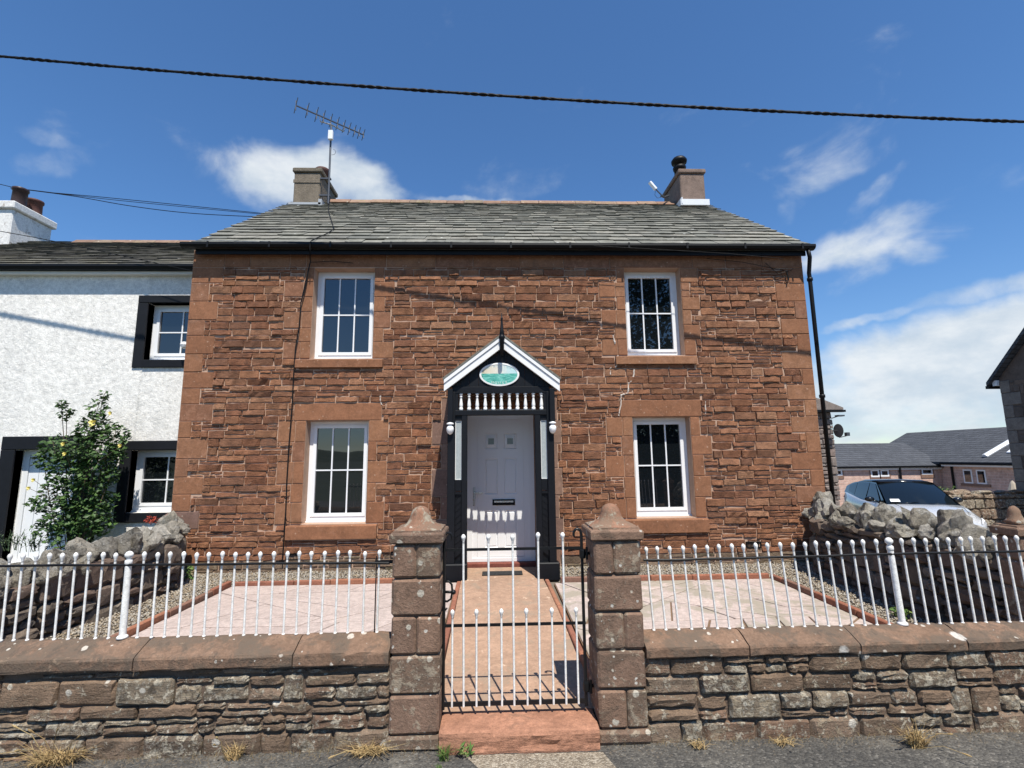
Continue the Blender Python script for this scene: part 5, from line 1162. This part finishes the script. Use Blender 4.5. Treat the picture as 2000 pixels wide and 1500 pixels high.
# greenhouse: stations (x, z, half width) of the roof line, and the belt below
RT = [(-2.02, 1.33, .60), (-1.6, 1.46, .66), (-1.0, 1.54, .69), (-.3, 1.565, .70), (.15, 1.54, .69)]
q = MB(); n = len(RT); vs = []
for (x, z, h) in RT: vs += [(x, -h, z-.05), (x, -h*.8, z-.005), (x, 0, z+.015), (x, h*.8, z-.005), (x, h, z-.05), (x, h*.8, z-.055), (x, 0, z-.055), (x, -h*.8, z-.055)]
fs = [(i*8+j, i*8+(j+1) % 8, (i+1)*8+(j+1) % 8, (i+1)*8+j) for i in range(n-1) for j in range(8)]+[tuple(range(8)), tuple((n-1)*8+j for j in range(7, -1, -1))]
q.add(vs, fs); cbuild(q, 'roof', M['car_black'])
def gl(pts, name, mat_=None, th=.02):   # slightly curved panel
    q = MB(); q.add(pts, [tuple(range(len(pts)))]); return cbuild(q, name, mat_ or M['car_glass'], smooth=False)
# windscreen as a curved grid
q = MB(); vs = []; NU, NV = 9, 6
for j in range(NV):
    t = j/(NV-1); x = 1.12-.97*t; z = .965+(1.515-.965)*t+.035*math.sin(math.pi*t); h = .80-(.80-.655)*t
    for i in range(NU): u = -1+2*i/(NU-1); vs.append((x-.14*u*u*(1-.4*t), u*h, z-.02*u*u))
q.add(vs, [(j*NU+i, j*NU+i+1, (j+1)*NU+i+1, (j+1)*NU+i) for j in range(NV-1) for i in range(NU-1)]); cbuild(q, 'windscreen', M['car_glass'])
q = MB(); vs = []
for j in range(3):
    t = j/2; x = -2.2+.2*t; z = 1.08+.24*t
    for i in range(5): u = -1+i/2; vs.append((x+.1*u*u, u*(.7-.08*t), z))
q.add(vs, [(j*5+i, j*5+i+1, (j+1)*5+i+1, (j+1)*5+i) for j in range(2) for i in range(4)]); cbuild(q, 'rear_window', M['car_glass'])
for s in (-1, 1):
    def sp(x, z): t = (z-.96)/(1.52-.96); return (x, s*(.875-.20*t), z)
    # black shell behind the side glass
    gl([sp(-2.08, 1.09), sp(-1.3, 1.035), sp(-.5, .96), (1.0, s*.855, .955), sp(.10, 1.50), sp(-.3, 1.52), sp(-1.0, 1.49), sp(-1.6, 1.41), sp(-2.02, 1.29)], 'pillar_trim', M['car_black'])
    off = lambda p: (p[0], p[1]+s*.006, p[2])
    for pg in ([(.72, .99), (-.22, .99), (-.22, 1.47), (.10, 1.46)], [(-.30, .995), (-1.12, 1.04), (-1.12, 1.45), (-.30, 1.475)], [(-1.19, 1.06), (-1.72, 1.14), (-1.78, 1.33), (-1.19, 1.435)]):
        gl([off(sp(*p)) for p in pg], 'side_window')
    q = MB().tube([(.52, s*.86, 1.0), (.50, s*.97, 1.03)], .025, 6); q.add(*[(np.array(ico()[0])*np.array((.09, .12, .075))+np.array((.48, s*1.03, 1.06))).tolist(), ico()[1]]); cbuild(q, 'wing_mirror', M['car_black'])
    for x in (-1.42, 1.48):
        q = MB().lathe([(.20, -.1), (.33, -.1), (.355, -.06), (.355, .06), (.33, .1), (.20, .1)], (x, s*.84, .355), 24, 'Y'); w = cbuild(q, 'wheel', M['rubber'])
        q = MB().lathe([(.03, -.11), (.10, -.105), (.215, -.095), (.215, .095), (.10, .105), (.03, .11)], (x, s*.84, .355), 18, 'Y'); cbuild(q, 'rim', M['steel'], w)
    gl([(1.88, s*.80, .75), (2.10, s*.70, .68), (2.12, s*.68, .62), (1.9, s*.86, .68)], 'headlight', M['white'])
    gl([(-2.24, s*.80, .98), (-2.27, s*.60, .97), (-2.28, s*.60, .90), (-2.25, s*.82, .90)], 'tail_light', M['leaf_red'])
    q = MB().box(-.262, -.258, s*.884 if s < 0 else .876, s*.876 if s < 0 else .884, .40, .93); cbuild(q, 'door_gap', M['car_black'], smooth=False)
q = MB()
for s in (-1, 1): q.tube([(1.17, s*.70, .99), (1.5, s*.66, .93), (1.9, s*.58, .825)], .006, 4)
cbuild(q, 'bonnet_gap', M['car_black'])
q = MB().tube([(1.10, -.55, 1.0), (1.02, -.1, 1.03)], .009, 4).tube([(1.12, .1, 1.0), (1.06, .6, 1.0)], .009, 4); cbuild(q, 'wiper', M['car_black'])
gl([(1.005, -.72, 1.035), (1.03, -.50, 1.04), (.93, -.50, 1.105), (.90, -.70, 1.10)], 'paper_on_dashboard', M['white'])

# ------------------------------------------------------------------ BUILDINGS BEHIND
# grey stone outbuilding with dish
ob = thing('stone_outbuilding', 'narrow grey rubble gable of a building just past the house corner', 'building', (8.9, 14, -1))
ox1 = 9.80; MB().box(7.2, ox1-.05, 14.05, 19, -1.5, 3.0).build('wall', M['mortar_dark'], ob)
rs = snecked(8.4, ox1, -.9, 2.95, (), bands=(.2, .3), ln=(.2, .45), split=.4, jn=.02, three=0); lay(rs, ob, M['greystone'], (0, 14.0, 0), amp=(.01, .03), depth=.08, nu=5, nv=4, ch=.02, jit=.012, proud=.01)
fix_normals(MB().prism([(7.0, 3.55), (8.6, 3.55), (9.55, 3.27), (10.05, 3.06), (10.05, 3.00), (7.0, 3.00)], 'y', 13.85, 19.2).build('roof', M['greystone'], ob))
MB().box(8.4, 10.08, 13.8, 13.95, 2.93, 2.99).build('gutter', M['plastic_black'], ob)
dish = thing('satellite_dish', 'dark satellite dish on the side of the grey stone gable', 'satellite dish', (9.9, 13.9, 2.4)); dc = P(1637, 841, 13.9)
q = MB(); V, F = [], []
for j in range(6):
    r = .15*j/5
    for k in range(20): a = 2*math.pi*k/20; V.append((dc.x+r*.42*math.cos(a)+.3*r*r, 13.9+r*.85*math.cos(a)*-1-.0, dc.z+r*1.3*math.sin(a)))
F = [(j*20+k, j*20+(k+1) % 20, (j+1)*20+(k+1) % 20, (j+1)*20+k) for j in range(5) for k in range(20)]
q.add(V, F); q.build('reflector', M['alu'], dish, tuple(dc), smooth=True); e = P(1655, 848, 13.7); MB().tube([dc+Vector((0, 0, -.2)), dc+Vector((.15, -.1, -.16)), e], .012, 6).box(e.x-.05, e.x+.04, e.y-.05, e.y+.05, e.z-.05, e.z+.05).tube([dc, Vector((ox1-.02, 14.1, dc.z))], .02, 6).build('feed_arm', M['alu'], dish)
fl = thing('floodlight', 'small floodlight on a bracket under the outbuilding eaves', 'light', tuple(P(1626, 815, 13.95))); a, b = P(1624, 817, 13.95), P(1640, 812, 13.6); MB().tube([a, b], .012, 6).build('arm', M['alu'], fl); MB().box(b.x-.09, b.x+.09, b.y-.08, b.y+.08, b.z-.02, b.z+.02).build('lamp_head', M['alu'], fl)
# dark neighbour at the right edge
nb = thing('neighbour_house', 'dark stone gable with pale quoins at the right edge of the picture', 'house', (20, 13, -1))
NX = 17.2; fix_normals(MB().prism([(9, -1.6), (16.05, -1.6), (16.05, 4.22), (12.5, 7.9), (9, 4.22)], 'x', NX, NX+9).build('wall', M['darkstone'], nb))
fix_normals(MB().prism([(16.3, 4.12), (12.5, 8.15), (8.7, 4.12), (8.7, 3.98), (12.5, 8.0), (16.3, 3.98)], 'x', NX-.22, NX+9.3).build('roof', M['slate_new'], nb))
MB().box(NX-.10, NX+9, 16.06, 16.2, 3.98, 4.16).build('soffit', M['white'], nb); MB().box(NX-.2, NX+9, 16.24, 16.36, 3.9, 4.0).build('gutter', M['plastic_black'], nb)
z = -.5; i = 0
rq = []; hq = []
while z < 4.1:
    h = .42; L = .62 if i % 2 else .32; rq.append((0.005, L, z+.008, min(z+h, 4.18)-.008)); hq.append((0, L, z, z+h)); z += h; i += 1
lay(rq, nb, M['darkquoin'], (NX-.02, 16.05, 0), -math.pi/2, amp=(.004, .01), depth=.1, nu=5, nv=4, name='quoin')
lay(snecked(.0, 2.4, -.5, 4.1, hq, bands=(.3, .42), ln=(.3, .6), split=.4, jn=.02, three=0), nb, M['darkstone'], (NX-.0, 16.05, 0), -math.pi/2, amp=(.015, .04), depth=.1, nu=5, nv=4, limit=60)
# long low slate-roofed terrace
ter = thing('terrace_row', 'low pink stone row with new slate roof and small white windows', 'building', (24, 30, -2))
tz1 = .93; MB().box(15, 27.5, 30, 36, -3, tz1).build('wall', M['pinkblock'], ter)
fix_normals(MB().prism([(29.85, .97), (33, 2.42), (36.15, .97), (36.15, .85), (33, 2.30), (29.85, .85)], 'x', 14.8, 27.9).build('roof', M['slate_new'], ter))
MB().box(15, 27.5, 29.76, 29.845, .84, .97).build('gutter', M['plastic_black'], ter); MB().box(15, 27.5, 29.9, 29.99, .72, .84).build('fascia', M['white'], ter); MB().box(27.85, 27.95, 29.5, 33, .95, 1.02).build('verge', M['lead_white'], ter)
def smallwin(par, r, y, n=1):
    MB().ring(r[0]-.07, r[1]+.07, r[2]-.2, r[3]+.08, y-.035, y-.001, .069, .19, .075).build('window_surround', M['dressed_grey'], par, (r[0], y, r[2]))
    w = MB().ring(r[0], r[1], r[2], r[3], y-.03, y+.01, .09).build('window', M['white'], par, (r[0], y, r[2])); MB().box(r[0]+.09, r[1]-.09, y-.015, y-.005, r[2]+.09, r[3]-.09).build('pane', M['glass'], w)
def pw(px0, py0, px1, py1, Y=30): a, b = P(px0, py1, Y), P(px1, py0, Y); return (a.x, b.x, a.z, b.z)
for w in ((1701, 917, 1716, 932), (1720, 917, 1735, 931), (1800, 915, 1820, 927), (1625, 917, 1644, 929)): smallwin(ter, pw(*w), 30)
a = P(1758, 920, 29.9); MB().tube([(a.x, 29.9, .85), (a.x, 29.9, -2.5)], .06, 8).build('downpipe', M['plastic_black'], ter)
# lean-to roof at the inner corner
fix_normals(MB().prism([(28.2, -1.35), (29.99, -.62), (29.99, -.75), (28.2, -1.47)], 'x', 23.5, 27.2).build('lean_to_roof', M['slate_new'], ter))
# wing running towards the viewer
wg = thing('terrace_wing', 'shaded pink stone wing with a tall slate roof beyond the car', 'building', (30, 27, -2))
WX = 27.52; MB().box(WX, 35, 20, 36, -3, 1.16).build('wall', M['pinkblock'], wg)
fix_normals(MB().prism([(WX-.35, 1.18), (31.2, 3.25), (34.9, 1.18), (34.9, 1.05), (31.2, 3.12), (WX-.35, 1.05)], 'y', 19.6, 36.5).build('roof', M['slate_new'], wg))
MB().box(WX-.45, WX-.35, 19.6, 29.6, 1.02, 1.14).build('gutter', M['plastic_black'], wg); MB().box(WX-.33, WX-.002, 19.6, 29.6, .92, 1.04).build('fascia', M['white'], wg)
for (y0, y1) in ((28.0, 28.55), (27.2, 27.75)):
    w = MB().box(WX-.03, WX-.002, y0, y1, -.05, .75); w = w.build('window', M['white'], wg, (WX, y0, 0)); MB().box(WX-.036, WX-.031, y0+.08, y1-.08, .03, .67).build('pane', M['glass'], w)
MB().box(WX-.06, WX-.002, 27.0, 28.75, -.2, -.055).build('window_sill', M['dressed_grey'], wg); MB().tube([(WX-.07, 29.2, 1.0), (WX-.07, 29.2, -2.5)], .06, 8).build('downpipe', M['plastic_black'], wg)
def wroof(px, py, d=.03):
    k = (3.25-1.18)/(31.2-WX+.35); dd = ray(px, py); s = (1.18-EYE-k*(WX-.35))/(dd.z-k*dd.x); return dd*s+Vector((0, 0, EYE+d))
a, b = wroof(1924, 893), wroof(1985, 857); q = MB(); q.tube([a, b], .16, 6); q.build('flashing', M['lead_white'], wg, tuple(a))
a, b, c, d_ = wroof(1966, 886), wroof(1976, 878), wroof(1986, 878), wroof(1980, 886); q = MB().add([a, b, c, d_, *(v+Vector((0, 0, .05)) for v in (a, b, c, d_))], [(0, 1, 2, 3), (7, 6, 5, 4), (0, 4, 5, 1), (1, 5, 6, 2), (2, 6, 7, 3), (3, 7, 4, 0)]); q.build('skylight', M['lead_white'], wg, tuple(a))
# mossy wall behind the car
BY = 15.6; bx0 = P(1800, 957, BY).x; bzt = P(1920, 958, BY).z; bw = thing('yard_wall', 'mossy brown stone wall with pale lichen behind the parked car', 'wall', (bx0+2, BY, -.8))
MB().box(bx0, 20, BY+.06, BY+.4, -1.2, bzt-.13).build('wall_core', M['mortar_dark'], bw)
lay(snecked(bx0, 17.5, -.7, bzt-.11, (), bands=(.2, .34), ln=(.3, .6), split=.3, jn=.02, three=0), bw, M['wallstone'], (0, BY, 0), amp=(.03, .07), depth=.1, nu=6, nv=5, ch=.03, jit=.02, rnd=.03, proud=.03)
x = bx0
while x < 17.5: l = U(.45, .8); put_rock('coping_stone', M['wallstone'], bw, (x+l/2, BY+.2, bzt-.10), (l*.6, .26, .13), lump=.1, rz=U(-.1, .1)); x += l
c = P(1842, 958, BY+.1); pts = [(c.x+U(-.5, .6), BY+.2+U(-.1, .1), bzt+U(0, .13)) for _ in range(110)]; t = thing('weed', 'yellowish weeds growing on top of the mossy yard wall', 'weed', (c.x, BY+.2, bzt)); leaves(pts, .07, M['grass'], 'foliage', t, (c.x, BY+.2, bzt), asp=.3)
pc = P(1979, 955, 20); par = thing('garden_parasol', 'small folded beige garden parasol beyond the mossy wall', 'parasol', (pc.x, 20, gh(0, 20)))
MB().tube([(pc.x, 20, gh(0, 20)), (pc.x, 20, P(1979, 937, 20).z)], .025, 8).build('pole', M['alu'], par); zt2 = P(1979, 938, 20).z
MB().lathe([(.14, -.5), (.18, -.4), (.09, -.13), (.02, 0)], (pc.x, 20, zt2), 9).build('canopy', plain('beige canvas', (.42, .37, .30), .9), par)
